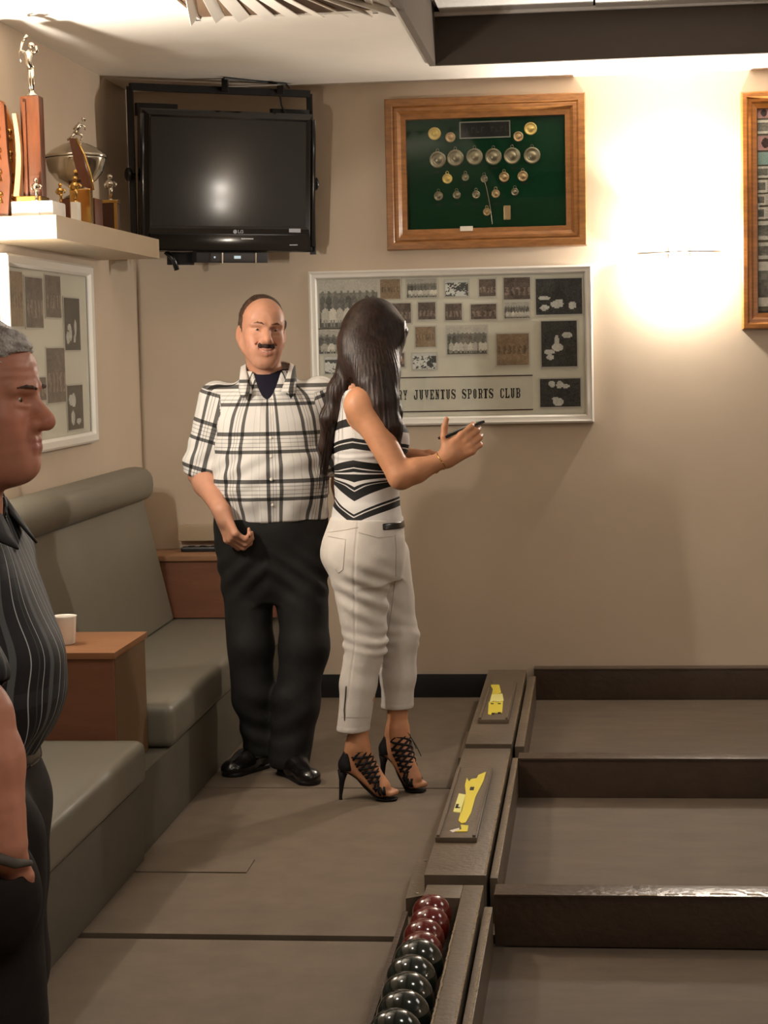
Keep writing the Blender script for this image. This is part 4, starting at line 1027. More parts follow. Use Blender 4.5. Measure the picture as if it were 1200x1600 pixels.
def surface_nets(D, ax, h):
    S = D < 0
    n = D.shape
    c = [S[i:n[0] - 1 + i, j:n[1] - 1 + j, k:n[2] - 1 + k] for i in (0, 1) for j in (0, 1) for k in (0, 1)]
    al = c[0].copy(); an = c[0].copy()
    for q in c[1:]: al &= q; an |= q
    act = an & ~al; I = np.argwhere(act)
    if len(I) == 0: return np.zeros((0, 3)), []
    idx = np.full(act.shape, -1, np.int64); idx[act] = np.arange(len(I))
    val = {}
    for i in (0, 1):
        for j in (0, 1):
            for k in (0, 1): val[i, j, k] = D[I[:, 0] + i, I[:, 1] + j, I[:, 2] + k]
    acc = np.zeros((len(I), 3)); cnt = np.zeros(len(I))
    for axis in range(3):
        for a in (0, 1):
            for b in (0, 1):
                o0 = [0, 0, 0]; oth = [x for x in range(3) if x != axis]; o0[oth[0]] = a; o0[oth[1]] = b; o1 = list(o0); o1[axis] = 1
                d0 = val[tuple(o0)]; d1 = val[tuple(o1)]; m = (d0 < 0) != (d1 < 0)
                t = np.where(m, d0 / np.where(np.abs(d0 - d1) < 1e-12, 1, d0 - d1), 0)
                p = np.array(o0, float)[None, :].repeat(len(I), 0); p[:, axis] = t
                acc[m] += p[m]; cnt[m] += 1
    V = (I + acc / cnt[:, None]) * h + np.array([ax[0][0], ax[1][0], ax[2][0]])
    F = []
    for axis in range(3):
        u, v = [(1, 2), (2, 0), (0, 1)][axis]
        s0 = [slice(None)] * 3; s1 = [slice(None)] * 3; s0[axis] = slice(0, -1); s1[axis] = slice(1, None)
        for q in (u, v): s0[q] = slice(1, -1); s1[q] = slice(1, -1)
        A = S[tuple(s0)]; B = S[tuple(s1)]
        for flip, m in ((False, A & ~B), (True, ~A & B)):
            E = np.argwhere(m)
            if len(E) == 0: continue
            base = E.copy(); base[:, u] += 1; base[:, v] += 1
            def cell(du, dv):
                q = base.copy(); q[:, u] -= du; q[:, v] -= dv; return idx[q[:, 0], q[:, 1], q[:, 2]]
            qd = np.stack([cell(1, 1), cell(0, 1), cell(0, 0), cell(1, 0)], 1)
            if flip: qd = qd[:, ::-1]
            F.append(qd)
    return V, np.concatenate(F)
def vnoise(P, scale, seed=0):
    """smooth pseudo noise from warped sines, about -1..1"""
    g = np.random.default_rng(seed); out = np.zeros(len(P))
    for k in range(6):
        d = g.normal(size=3); d /= np.linalg.norm(d); e = g.normal(size=3); e /= np.linalg.norm(e)
        out += np.sin(P @ d * scale * g.uniform(.7, 1.6) + 1.7 * np.sin(P @ e * scale * .6 + g.uniform(0, 6)) + g.uniform(0, 6))
    return out / 3.2
def vnormals(V, F):
    a, b, c, d = (V[F[:, i]] for i in range(4)); n = np.cross(c - a, d - b); N = np.zeros_like(V)
    for i in range(4): np.add.at(N, F[:, i], n)
    return N / np.maximum(np.linalg.norm(N, axis=1, keepdims=True), 1e-12)
def relax(V, F, it=1, lam=0.5):
    for _ in range(it):
        acc = np.zeros_like(V); cnt = np.zeros(len(V))
        for i in range(4):
            a = F[:, i]; b = F[:, (i + 1) % 4]
            np.add.at(acc, a, V[b]); np.add.at(cnt, a, 1); np.add.at(acc, b, V[a]); np.add.at(cnt, b, 1)
        V = V + lam * (acc / np.maximum(cnt, 1)[:, None] - V)
    return V
def mesh_sdf(name, sdf, h, m, parent, regions=None, disp=None, colf=None, uvf=None, smooth_it=1):
    """regions: list of (lo, hi, h); without it the whole field is meshed at h"""
    if regions is None:
        lo, hi = sdf.bounds(); regions = [(lo - 3 * h, hi + 3 * h, h)]
    Vs = []; Fs = []; off_ = 0
    for lo, hi, hh in regions:
        D, ax = sdf.sample(lo, hi, hh); V, F = surface_nets(D, ax, hh)
        if len(V) == 0: continue
        if smooth_it: V = relax(V, F, smooth_it, 0.4)
        Vs.append(V); Fs.append(F + off_); off_ += len(V)
    V = np.concatenate(Vs); F = np.concatenate(Fs)
    if disp is not None:
        N = vnormals(V, F); V = V + N * disp(V, N)[:, None]
    me = bpy.data.meshes.new(name)
    me.vertices.add(len(V)); me.vertices.foreach_set('co', V.astype(np.float32).ravel())
    me.loops.add(F.size); me.loops.foreach_set('vertex_index', F.astype(np.int32).ravel())
    me.polygons.add(len(F)); me.polygons.foreach_set('loop_start', (np.arange(len(F)) * 4).astype(np.int32))
    me.polygons.foreach_set('use_smooth', np.ones(len(F), bool))
    me.update(calc_edges=True); me.validate()
    if colf is not None:
        ca = me.color_attributes.new('Col', 'FLOAT_COLOR', 'POINT'); c = np.ones((len(V), 4), np.float32); c[:, :3] = colf(V); ca.data.foreach_set('color', c.ravel())
    if uvf is not None:
        at = me.attributes.new('wrap', 'FLOAT_VECTOR', 'POINT'); at.data.foreach_set('vector', uvf(V).astype(np.float32).ravel())
    return link_mesh(name, me, m, parent)
def frame_mat(origin, fwd, pitch=0.0, rollr=0.0, scale=1.0):
    """4x4: local x = the person's right, y = forward, z = up"""
    f = np.array([fwd[0], fwd[1], 0.0]); f /= np.linalg.norm(f); r = np.array([f[1], -f[0], 0]); u = np.array([0, 0, 1.0])
    A = np.stack([r, f, u], 1)
    cp, sp = math.cos(pitch), math.sin(pitch); cr_, sr_ = math.cos(rollr), math.sin(rollr)
    Rp = np.array([[1, 0, 0], [0, cp, -sp], [0, sp, cp]]); Rr = np.array([[cr_, 0, sr_], [0, 1, 0], [-sr_, 0, cr_]])
    M = np.eye(4); M[:3, :3] = A @ Rp @ Rr * 1.0; M[:3, 3] = origin
    return M
def tolocal(M, P): return (P - M[:3, 3]) @ M[:3, :3]

def head_prims(S, M, s=1.0, face='man', neck_to=None, neck_r=0.055, wx=1.0):
    """adds a head to the field S. M = head frame, s = size"""
    old = S.M; S.M = M
    v = lambda x, y, z: (x * s * wx, y * s, z * s)
    S.ell(v(0, -.012, .036), v(.076, .096, .088), k=0)
    S.ell(v(0, .030, .000), v(.066, .070, .092), k=.03 * s)
    S.ell(v(0, .045, .050), v(.060, .048, .052), k=.03 * s)         # forehead
    S.cone(v(0, .070, -.094), v(0, .058, -.088), .021 * s, .026 * s, .03 * s)   # chin
    for q in (-1, 1):
        S.cone(v(q * .056, .004, -.048), v(q * .018, .066, -.092), .018 * s, .020 * s, .03 * s)   # jaw
        S.ell(v(q * .046, .062, -.018), v(.020, .020, .018), k=.025 * s)  # cheekbone
        S.ell(v(q * .036, .064, -.052), v(.022, .026, .028), k=.03 * s)   # cheek
        S.ell(v(q * .033, .102, .009), v(.019, .019, .0125), k=.016 * s, op=-1)    # socket
        S.cone(v(q * .012, .095, .029), v(q * .050, .079, .027), .0090 * s, .0075 * s, .012 * s)   # brow
        S.ell(v(q * .032, .0735, .0085), v(.0155, .0145, .0125), k=.006 * s)      # lids
        S.cone(v(q * .020, .0935, -.0005), v(q * .044, .082, .001), .0028 * s, .0025 * s, .008 * s)
    if face == 'old':
        S.cone(v(0, .089, .016), v(0, .118, -.022), .0085 * s, .0135 * s, .012 * s)
        S.ell(v(0, .114, -.028), v(.0155, .0165, .0125), k=.008 * s)
    else:
        S.cone(v(0, .090, .018), v(0, .117, -.020), .0085 * s, .0125 * s, .010 * s)
        S.ell(v(0, .114, -.026), v(.0165, .0155, .0125), k=.007 * s)
    for q in (-1, 1):
        S.ell(v(q * .0150, .101, -.030), v(.0090, .012, .0090), k=.006 * s)
        if face != 'man': S.ell(v(q * .0070, .104, -.0405), v(.0036, .0060, .0035), k=.003 * s, op=-1)
    S.ell(v(0, .080, -.052), v(.034, .020, .022), k=.02 * s)          # muzzle
    if face == 'man':    # smiling: lifted corners
        S.chain([v(-.031, .083, -.050), v(-.014, .0975, -.0565), v(0, .100, -.057), v(.014, .0975, -.0565), v(.031, .083, -.050)], [.0035 * s, .0052 * s, .0055 * s, .0052 * s, .0035 * s], .006 * s)
        S.chain([v(-.029, .083, -.055), v(-.013, .095, -.0675), v(0, .098, -.070), v(.013, .095, -.0675), v(.029, .083, -.055)], [.0035 * s, .0058 * s, .0065 * s, .0058 * s, .0035 * s], .006 * s)
        S.chain([v(-.029, .094, -.0515), v(-.015, .106, -.0600), v(0, .110, -.0630), v(.015, .106, -.0600), v(.029, .094, -.0515)], [.0014 * s, .0034 * s, .0040 * s, .0034 * s, .0014 * s], .004 * s, op=-1)
        for q in (-1, 1): S.chain([v(q * .020, .102, -.026), v(q * .034, .090, -.040), v(q * .041, .078, -.056)], [.0010 * s, .0012 * s, .0008 * s], .008 * s, op=-1)
    else:
        S.chain([v(-.024, .086, -.057), v(-.010, .0985, -.0555), v(.010, .0985, -.0555), v(.024, .086, -.057)], [.003 * s, .0052 * s, .0052 * s, .003 * s], .005 * s)
        S.chain([v(-.022, .086, -.063), v(-.009, .0975, -.067), v(.009, .0975, -.067), v(.022, .086, -.063)], [.003 * s, .0062 * s, .0062 * s, .003 * s], .005 * s)
        S.chain([v(-.025, .090, -.060), v(0, .108, -.0612), v(.025, .090, -.060)], [.0012 * s, .0016 * s, .0012 * s], .003 * s, op=-1)
    for q in (-1, 1):   # ears
        R = np.array([[math.cos(q * .45), -math.sin(q * .45), 0], [math.sin(q * .45), math.cos(q * .45), 0], [0, 0, 1]])
        S.ell(v(q * .080, -.006, -.006), v(.0075, .0185, .031), R=R, k=.008 * s)
        S.ell(v(q * .077, .002, -.032), v(.0065, .010, .014), R=R, k=.006 * s)
        S.ell(v(q * .0895, -.002, -.004), v(.005, .0105, .019), R=R, k=.006 * s, op=-1)
        S.ell(v(q * .084, .007, -.011), v(.006, .006, .006), k=.004 * s, op=-1)
    S.M = old
    if neck_to is not None:
        a = (M @ np.array([0, -.022 * s, -.045 * s, 1]))[:3]
        S.cone(a, neck_to, neck_r * 0.97, neck_r, .03)
    return S
def eyes(M, s, parent, iris=(0.16, 0.09, 0.05), wx=1.0):
    """two eyeballs with iris and pupil, children of the body mesh"""
    wm = mat('eye_white', srgb(225, 214, 204), 0.12, spec=0.6); im = mat('eye_iris', (*iris, 1), 0.15, spec=0.6); pm = mat('eye_pupil', (0.004, 0.004, 0.004, 1), 0.1)
    Mb = Matrix(M.tolist())
    for q in (-1, 1):
        bm = bmesh.new(); bmesh.ops.create_uvsphere(bm, u_segments=20, v_segments=14, radius=.0122 * s)
        bmesh.ops.transform(bm, matrix=Mb @ Matrix.Translation((q * .032 * s * wx, .0770 * s, .0075 * s)), verts=bm.verts)
        me = bpy.data.meshes.new('eye'); 
        c = (Mb @ Vector((q * .032 * s * wx, .0770 * s, .0075 * s))); f = (Mb.to_3x3() @ Vector((0, 1, 0)))
        bm.to_mesh(me); bm.free()
        for mm in (wm, im, pm): me.materials.append(mm)
        for p_ in me.polygons:
            p_.use_smooth = True; d = (p_.center - c).normalized().dot(f)
            p_.material_index = 2 if d > .96 else (1 if d > .86 else 0)
        link_mesh('eye', me, None, parent)
def skin_color(base, M, s, blush=0.25, lipc=(0.42, 0.16, 0.12)):
    base = np.array(base[:3]); lip = np.array(lipc)
    def f(V):
        L = tolocal(M, V) / s; c = np.tile(base, (len(V), 1))
        near = np.exp(-(((np.abs(L[:, 0]) - .042) / .024)**2 + ((L[:, 1] - .075) / .04)**2 + ((L[:, 2] + .03) / .025)**2))
        nose = np.exp(-((L[:, 0] / .016)**2 + ((L[:, 1] - .115) / .02)**2 + ((L[:, 2] + .028) / .016)**2))
        k = np.clip(near + nose, 0, 1)[:, None] * blush
        c = c * (1 - k) + c * np.array((1.12, .74, .66)) * k
        m = (np.abs(L[:, 0]) < .030) & (L[:, 1] > .080) & (L[:, 2] < -.0515 + 0) & (L[:, 2] > -.0745)
        w_ = np.clip(1 - np.abs((L[:, 2] + .0625) / .011)**4, 0, 1) * np.clip(1 - (np.abs(L[:, 0]) / .030)**4, 0, 1) * m
        c = c * (1 - w_[:, None] * .75) + lip * w_[:, None] * .75
        ear = np.exp(-(((np.abs(L[:, 0]) - .085) / .012)**2 + (L[:, 1] / .03)**2 + (L[:, 2] / .04)**2))[:, None] * .35
        c = c * (1 - ear) + c * np.array((1.1, .78, .7)) * ear
        mott = 1 + 0.05 * vnoise(V, 60, 3)[:, None] + 0.03 * vnoise(V, 190, 4)[:, None]
        return np.clip(c * mott, 0, 1)
    return f
def hand_prims(S, W, D, N, sz=1.0, curl=(0.9, 0.9, 0.9, 0.9), spread=0.10, thumb_dir=1, thumb=(0.6, 0.5, -0.3), thumb_curl=0.5, k=0.006, curl2=1.0):
    """W wrist, D direction of the hand, N palm normal (towards which fingers curl); thumb_dir picks the side"""
    W = np.array(W, float); D = np.array(D, float); D /= np.linalg.norm(D); N = np.array(N, float); N -= D * (N @ D); N /= np.linalg.norm(N)
    B = np.cross(D, N) * thumb_dir        # towards the thumb side
    L = 0.095 * sz
    for i, o in enumerate((.031, .010, -.011, -.030)):
        S.cone(W + B * o * .55 * sz + D * .012, W + D * (L - abs(o - .005) * .25) + B * o * sz, .0145 * sz, .0118 * sz, .014)
    S.cone(W, W + D * .03 * sz, .024 * sz, .024 * sz, .02)
    S.cone(W + D * .03 * sz + B * .02 * sz + N * .004, W + D * .055 * sz + B * .03 * sz + N * .010, .017 * sz, .015 * sz, .014)
    tips = []
    lens = [(.044, .026, .021), (.048, .030, .022), (.045, .028, .022), (.036, .021, .019)]
    for i, (o, ls) in enumerate(zip((.031, .010, -.011, -.030), lens)):
        p = W + D * (L - abs(o - .005) * .25) + B * o * sz; a = curl[i] * .55; d0 = D + B * spread * (1.5 - i) * .7; d0 /= np.linalg.norm(d0)
        r = [.0098, .0090, .0082, .0070] if i < 3 else [.0086, .0078, .0070, .0062]
        for j, l in enumerate(ls):
            d = d0 * math.cos(a) + N * math.sin(a); q = p + d * l * sz
            S.cone(p, q, r[j] * sz, r[j + 1] * sz, k if j else .010); p = q; a += curl[i] * (.85 if j == 0 else .6) * curl2
        tips.append(p)
    p = W + D * .028 * sz + B * .026 * sz + N * .006; t = D * thumb[0] + B * thumb[1] + N * thumb[2]; t /= np.linalg.norm(t)
    r = [.0155, .0118, .0098, .0082]
    for j, l in enumerate((.036, .030, .025)):
        q = p + t * l * sz; S.cone(p, q, r[j] * sz, r[j + 1] * sz, .010 if j == 0 else k); p = q
        t = t + (D * .35 + N * .3 * np.sign(thumb[2] + 1e-6) * 0 - B * thumb_curl * .6 + N * thumb_curl * .35); t /= np.linalg.norm(t)
    return tips
def ray_mat(name): pass
def rampmat(name, ucolor, uper, ustops, vper, vstops, base, rough=0.7, mode='mul', bump=0.15):
    """woven pattern: attribute 'wrap' (u, v in metres); stops = [(pos, grey)] constant ramps over each period"""
    m = bpy.data.materials.new(name); m.use_nodes = True; nt = m.node_tree; N = nt.nodes; L = nt.links; b = N['Principled BSDF']
    b.inputs['Roughness'].default_value = rough; b.inputs['Specular IOR Level'].default_value = 0.25
    at = N.new('ShaderNodeAttribute'); at.attribute_name = 'wrap'; sx = N.new('ShaderNodeSeparateXYZ'); L.new(at.outputs['Vector'], sx.inputs[0])
    outs = []
    for i, (per, stops) in enumerate(((uper, ustops), (vper, vstops))):
        if not stops: continue
        d = N.new('ShaderNodeMath'); d.operation = 'DIVIDE'; d.inputs[1].default_value = per; L.new(sx.outputs[i], d.inputs[0])
        fr = N.new('ShaderNodeMath'); fr.operation = 'FRACT'; L.new(d.outputs[0], fr.inputs[0])
        r = N.new('ShaderNodeValToRGB'); r.color_ramp.interpolation = 'CONSTANT'; e = r.color_ramp.elements
        while len(e) > 1: e.remove(e[0])
        for j, (p, c) in enumerate(stops):
            q = e[0] if j == 0 else e.new(p); q.position = p
            q.color = (c, c, c, 1) if not hasattr(c, '__len__') else (*c, 1)
        L.new(fr.outputs[0], r.inputs[0]); outs.append(r.outputs[0])
    cur = None
    if len(outs) == 2:
        mx = N.new('ShaderNodeMix'); mx.data_type = 'RGBA'; mx.blend_type = 'MULTIPLY' if mode == 'mul' else 'LIGHTEN'; mx.inputs['Factor'].default_value = 1
        L.new(outs[0], mx.inputs['A']); L.new(outs[1], mx.inputs['B']); cur = mx.outputs['Result']
    else: cur = outs[0]
    m2 = N.new('ShaderNodeMix'); m2.data_type = 'RGBA'; m2.blend_type = 'MULTIPLY'; m2.inputs['Factor'].default_value = 1; L.new(cur, m2.inputs['A']); m2.inputs['B'].default_value = base
    L.new(m2.outputs['Result'], b.inputs['Base Color'])
    n = N.new('ShaderNodeTexNoise'); n.inputs['Scale'].default_value = 500; bp = N.new('ShaderNodeBump'); bp.inputs['Strength'].default_value = bump; bp.inputs['Distance'].default_value = 0.004
    tc = N.new('ShaderNodeTexCoord'); L.new(tc.outputs['Object'], n.inputs['Vector']); L.new(n.outputs['Fac'], bp.inputs['Height']); L.new(bp.outputs[0], b.inputs['Normal'])
    return m
SKIN = mat('skin', (1, 1, 1, 1), 0.48, spec=0.35, attr='Col', bump=0.04, bscale=350, sss=0.12)
HAIRD = mat('dark_hair', srgb(44, 28, 20), 0.42, spec=0.45, noise=0.5, nscale=60, stretch=(3, 3, 0.25), bump=0.5, bscale=160, color2=srgb(78, 50, 36))
BLEATHER = mat('black_leather', srgb(20, 17, 17), 0.22, spec=0.6, coat=0.3)
seg = lambda a, b, t: tuple(np.array(a) + (np.array(b) - np.array(a)) * t)
# ------------------------------------------------------------------ the man in the checked shirt
man = thing('person', 'smiling man with a moustache in a black and white checked shirt and dark trousers', 'person', (-1.16, 6.75, 0))
HM = frame_mat((-1.167, 6.79, 1.580), (math.sin(.34), -math.cos(.34)), pitch=0.02, rollr=-0.07); HS = 1.07
S = SDF()
head_prims(S, HM, HS, 'man', neck_to=(-1.157, 6.83, 1.40), neck_r=0.062, wx=.93)
TM_ = frame_mat((-1.152, 6.81, 0), (math.sin(.12), -math.cos(.12)))
S.M = TM_
S.loft([(.70, 0, 0, .155, .105), (.85, 0, 0, .165, .115), (1.0, 0, .012, .17, .122), (1.15, 0, .01, .172, .118), (1.28, 0, 0, .175, .105), (1.36, 0, -.005, .15, .085), (1.42, 0, -.01, .08, .06)], k=.03)
S.M = np.eye(4)
shR, elR, wrR = (-1.335, 6.80, 1.345), (-1.408, 6.80, 1.085), (-1.300, 6.625, .965)
shL, elL, wrL = (-.972, 6.84, 1.355), (-.898, 6.90, 1.10), (-.890, 6.86, .87)
for a, b_, c in ((shR, elR, wrR), (shL, elL, wrL)):
    S.cone(a, b_, .056, .044, .04); S.cone(b_, seg(b_, c, .3), .043, .045, .02); S.cone(seg(b_, c, .3), c, .045, .030, .02)
hand_prims(S, wrR, (.34, -.16, -.86), (.75, .55, -.05), 1.14, curl=(1.25, 1.3, 1.35, 1.4), thumb_dir=-1, thumb=(.75, .45, .25), thumb_curl=.35, spread=.05)
hand_prims(S, wrL, (.0, -.3, -.9), (-.8, .4, 0), 1.0, curl=(.5, .5, .5, .6), thumb_dir=1, thumb=(.8, .35, .2))
for hip, kn, an in (((-1.245, 6.81, .82), (-1.225, 6.80, .45), (-1.212, 6.815, .10)), ((-1.055, 6.81, .82), (-1.045, 6.78, .46), (-1.098, 6.745, .10))):
    S.cone(hip, kn, .085, .056, .03); S.cone(kn, seg(kn, an, .3), .055, .056, .02); S.cone(seg(kn, an, .3), an, .054, .038, .02)
base = srgb(182, 132, 106)
body = mesh_sdf('body', S, .003, SKIN, man, regions=[((-1.30, 6.60, 1.395), (-1.02, 6.95, 1.735), .0025), ((-1.45, 6.45, .80), (-1.20, 7.02, 1.16), .003),
        ((-1.45, 6.62, 1.155), (-.84, 7.02, 1.404), .006), ((-1.205, 6.60, .65), (-.80, 7.04, 1.16), .006), ((-1.36, 6.60, .06), (-.9, 7.02, .655), .008), ((-1.40, 6.62, .65), (-1.2, 7.02, .806), .007)],
        colf=skin_color(base, HM, HS, .30))
eyes(HM, HS, body, wx=.93)
Th = SDF(HM); v = lambda x, y, z: (x * HS * .93, y * HS, z * HS)
Th.chain([v(-.024, .090, -.0545), v(-.012, .0985, -.0605), v(0, .1005, -.0625), v(.012, .0985, -.0605), v(.024, .090, -.0545)], [.0030, .0041, .0046, .0041, .0030], .002)
mesh_sdf('teeth', Th, .0016, mat('teeth_enamel', srgb(190, 172, 152), .4), man)
# hair: thinning on top, dark at the sides and back
hm = mat('brown_hair', srgb(48, 32, 24), 0.5, spec=0.35, noise=0.5, nscale=50, stretch=(1, 1, 1), bump=0.6, bscale=260, color2=srgb(80, 56, 40))
Hh = SDF(HM); v = lambda x, y, z: (x * HS * .93, y * HS, z * HS)
Hh.ell(v(0, -.020, .040), v(.0815, .0955, .0930), k=0)
Hh.ell(v(0, -.045, -.02), v(.070, .062, .060), k=.03)
for q in (-1, 1): Hh.cone(v(q * .074, .012, .040), v(q * .0765, .010, -.004), .012, .006, .01)
Hh.half(v(0, .030, .0), (0, 1, -.15), k=.006)
Hh.ell(v(0, .080, .040), v(.0665, .082, .080), k=.008, op=-1)
Hh.half(v(0, 0, -.075), (0, 0, -1), k=.01)
for q in (-1, 1): Hh.ell(v(q * .086, -.002, -.006), v(.016, .020, .030), k=.006, op=-1)
mesh_sdf('hair', Hh, .003, hm, man, disp=lambda V, N: .0012 * np.sin(tolocal(HM, V)[:, 0] * 900 + 3 * vnoise(V, 60, 1)) + .0016 * vnoise(V, 90, 2))
Mo = SDF(HM)
Mo.chain([v(-.034, .084, -.050), v(-.020, .097, -.0425), v(0, .1045, -.0415), v(.020, .097, -.0425), v(.034, .084, -.050)], [.0045 * HS, .0085 * HS, .0085 * HS, .0085 * HS, .0045 * HS], .006)
mesh_sdf('moustache', Mo, .0022, mat('moustache_hair', srgb(58, 36, 28), 0.7, noise=.4, nscale=200, bump=.6, bscale=500), man, disp=lambda V, N: .0009 * np.sin(tolocal(HM, V)[:, 0] * 1500 + 2 * vnoise(V, 90, 5)))
Eb = SDF(HM)
for q in (-1, 1): Eb.chain([v(q * .014, .1060, .0270), v(q * .024, .1050, .0310), v(q * .036, .0990, .0325), v(q * .050, .0880, .0285)], [.0020, .0026, .0025, .0012], .004)
mesh_sdf('eyebrows', Eb, .0018, mat('soft_brow', srgb(104, 70, 50), .7), man, disp=lambda V, N: .0005 * vnoise(V, 400, 5))
# trousers
Tr = SDF()
Tr.M = TM_
Tr.loft([(.62, 0, -.0, .10, .09), (.72, 0, -.0, .175, .13), (.80, .0, .0, .198, .142), (.88, .002, .004, .205, .148), (.955, .002, .004, .199, .145)], k=.03, p=2.3)
Tr.M = np.eye(4)
legs = [((-1.258, 6.81, .80), (-1.240, 6.79, .45), (-1.215, 6.80, .085), .098, .082, .066), ((-1.045, 6.81, .80), (-1.040, 6.765, .46), (-1.098, 6.72, .055), .100, .086, .074)]
for hip, kn, an, a, b_, c in legs:
    Tr.cone(hip, kn, a, b_, .03); Tr.cone(kn, seg(kn, an, .5), b_, b_ * .93, .03); Tr.cone(seg(kn, an, .5), an, b_ * .93, c, .03)
Tr.half((0, 0, .030), (0, 0, -1)); Tr.half((0, 0, .95), (0, 0, 1))
Tr.cone((-1.215, 6.80, .02), (-1.215, 6.80, .10), .050, .058, .006, op=-1); Tr.cone((-1.098, 6.72, .0), (-1.098, 6.72, .07), .055, .062, .006, op=-1)
def trd(V, N):
    low = np.clip((.5 - V[:, 2]) / .4, 0, 1); hipz = np.exp(-((V[:, 2] - .72) / .08)**2)
    w_ = .004 * vnoise(V * np.array((1, 1, 2.2)), 16, 11) + .005 * low * np.sin(V[:, 2] * 55 + 3 * vnoise(V, 9, 3)) * vnoise(V, 10, 8)
    w_ += .004 * hipz * np.sin((V[:, 2] * 70 + np.abs(V[:, 0] + 1.15) * 60) + 2 * vnoise(V, 8, 1))
    return w_
TROU = mat('charcoal_trouser', srgb(30, 29, 28), 0.7, spec=0.25, noise=.2, nscale=30, bump=.15, bscale=500)
mesh_sdf('trousers', Tr, .0055, TROU, man, disp=trd)
# belt
Be = SDF(TM_); Be.loft([(.925, .002, .006,   .203, .148), (.950, .002, .004, .199, .145)], p=2.3, k=0); Be.loft([(.90, .002, .006, .190, .136), (.98, .002, .006, .190, .136)], p=2.3, k=0, op=-1)
mesh_sdf('belt', Be, .005, BLEATHER, man)
# shoes
def shoe(parent, heel, toe, wdt=.045, h=.075):
    heel = np.array(heel, float); toe = np.array(toe, float); d = (toe - heel); L_ = np.linalg.norm(d); d /= L_
    M = frame_mat(heel, (d[0], d[1])); s = SDF(M)
    s.cone((0, .035, .045), (0, .03, .085), .038, .036, .02)
    s.cone((0, .035, .040), (0, .12, .040), .040, .040, .02); s.cone((0, .12, .038), (0, L_ - .05, .026), .042, .030, .03); s.ell((0, L_ - .065, .028), (.043, .062, .028), k=.02)
    s.half((0, 0, .008), (0, 0, -1)); s.half((0, 0, .092), (0, 0, 1))
    s.cone((0, .035, .10), (0, .035, .07), .030, .028, .004, op=-1)
    u = mesh_sdf('shoe', s, .0035, BLEATHER, parent)
    s2 = SDF(M); s2.cone((0, .035, .008), (0, .10, .008), .040, .038, .01); s2.cone((0, .10, .008), (0, L_ - .055, .008), .038, .043, .01); s2.half((0, 0, .016), (0, 0, 1), .002); s2.half((0, 0, .0), (0, 0, -1), .002)
    mesh_sdf('sole', s2, .0035, mat('shoe_sole', srgb(14, 12, 12), .5), u)
shoe(man, (-1.205, 6.862, 0), (-1.325, 6.655, 0)); shoe(man, (-1.125, 6.775, 0), (-.978, 6.528, 0))
# dark T-shirt and checked shirt
Ts = SDF(TM_)
Ts.loft([(1.10, 0, .01, .178, .124), (1.28, 0, 0, .180, .112), (1.36, 0, -.003, .155, .094), (1.42, 0, -.010, .095, .078), (1.452, 0, -.014, .078, .070)], k=.02)
Ts.M = np.eye(4); Ts.cone((-1.157, 6.83, 1.40), (-1.160, 6.80, 1.50), .063, .068, .004, op=-1)
Ts.half((-1.157, 6.74, 1.438), (.05, -.55, .85), k=.01)
mesh_sdf('undershirt', Ts, .004, mat('navy_tshirt', srgb(24, 22, 34), 0.85, spec=.15, bump=.1, bscale=600), man)
Sh = SDF(TM_)
Sh.loft([(.915, 0, .004, .205, .150), (.96, 0, .008, .207, .155), (1.02, 0, .018, .208, .162), (1.10, 0, .020, .205, .160), (1.20, 0, .012, .200, .146), (1.29, 0, .002, .197, .130), (1.36, 0, -.004, .165, .105), (1.415, 0, -.012, .105, .088), (1.45, 0, -.018, .083, .080)], k=.02, p=2.35)
Sh.M = np.eye(4)
slR = seg(shR, elR, .88); slL = seg(shL, elL, .90)
for a, b_ in ((shR, slR), (shL, slL)):
    Sh.cone(a, b_, .070, .064, .045); Sh.cone(seg(a, b_, .75), b_, .064, .072, .02)

for a, b_ in ((shR, elR), (shL, elL)):
    a_ = np.array(a); d = (np.array(b_) - a_); L_ = np.linalg.norm(d); d /= L_
    c0 = a_ + d * L_ * .97

    Sh.cone(seg(a, b_, .70), seg(a, b_, 1.25), .050, .062, .004, op=-1)
# open V at the collar
Sh.M = TM_
Sh.cone((0, .10, 1.46), (0, .175, 1.235), .072, .004, .004, op=-1)
Sh.cone((0, -.02, 1.40), (0, .015, 1.52), .066, .074, .006, op=-1)
Sh.M = np.eye(4)
def shwrap(V):
    L = tolocal(TM_, V); th = np.arctan2(L[:, 0], L[:, 1]); u = th * .185 + .012; vv = V[:, 2].copy()
    vv = vv + .028 * np.sin(th * 1.0) * 0
    for a, b_, side in ((shR, elR, 1), (shL, elL, -1)):
        a_ = np.array(a); d = np.array(b_) - a_; L_ = np.linalg.norm(d); d /= L_; r = V - a_; t = r @ d; q = r - t[:, None] * d; rad = np.linalg.norm(q, axis=1)
        m = (side * (L[:, 0]) > .168) & (t > -.03) & (rad < .10) & (side * L[:, 0] > .168 + .03 * 0)
        e = np.cross(d, (0, 1, 0)); e /= np.linalg.norm(e); f = np.cross(d, e); ang = np.arctan2(q @ f, q @ e)
        u = np.where(m, ang * .068 + .03, u); vv = np.where(m, a_[2] - t - .035, vv)
    return np.stack([u + 5.0, vv + 5.0, 0 * u], 1)
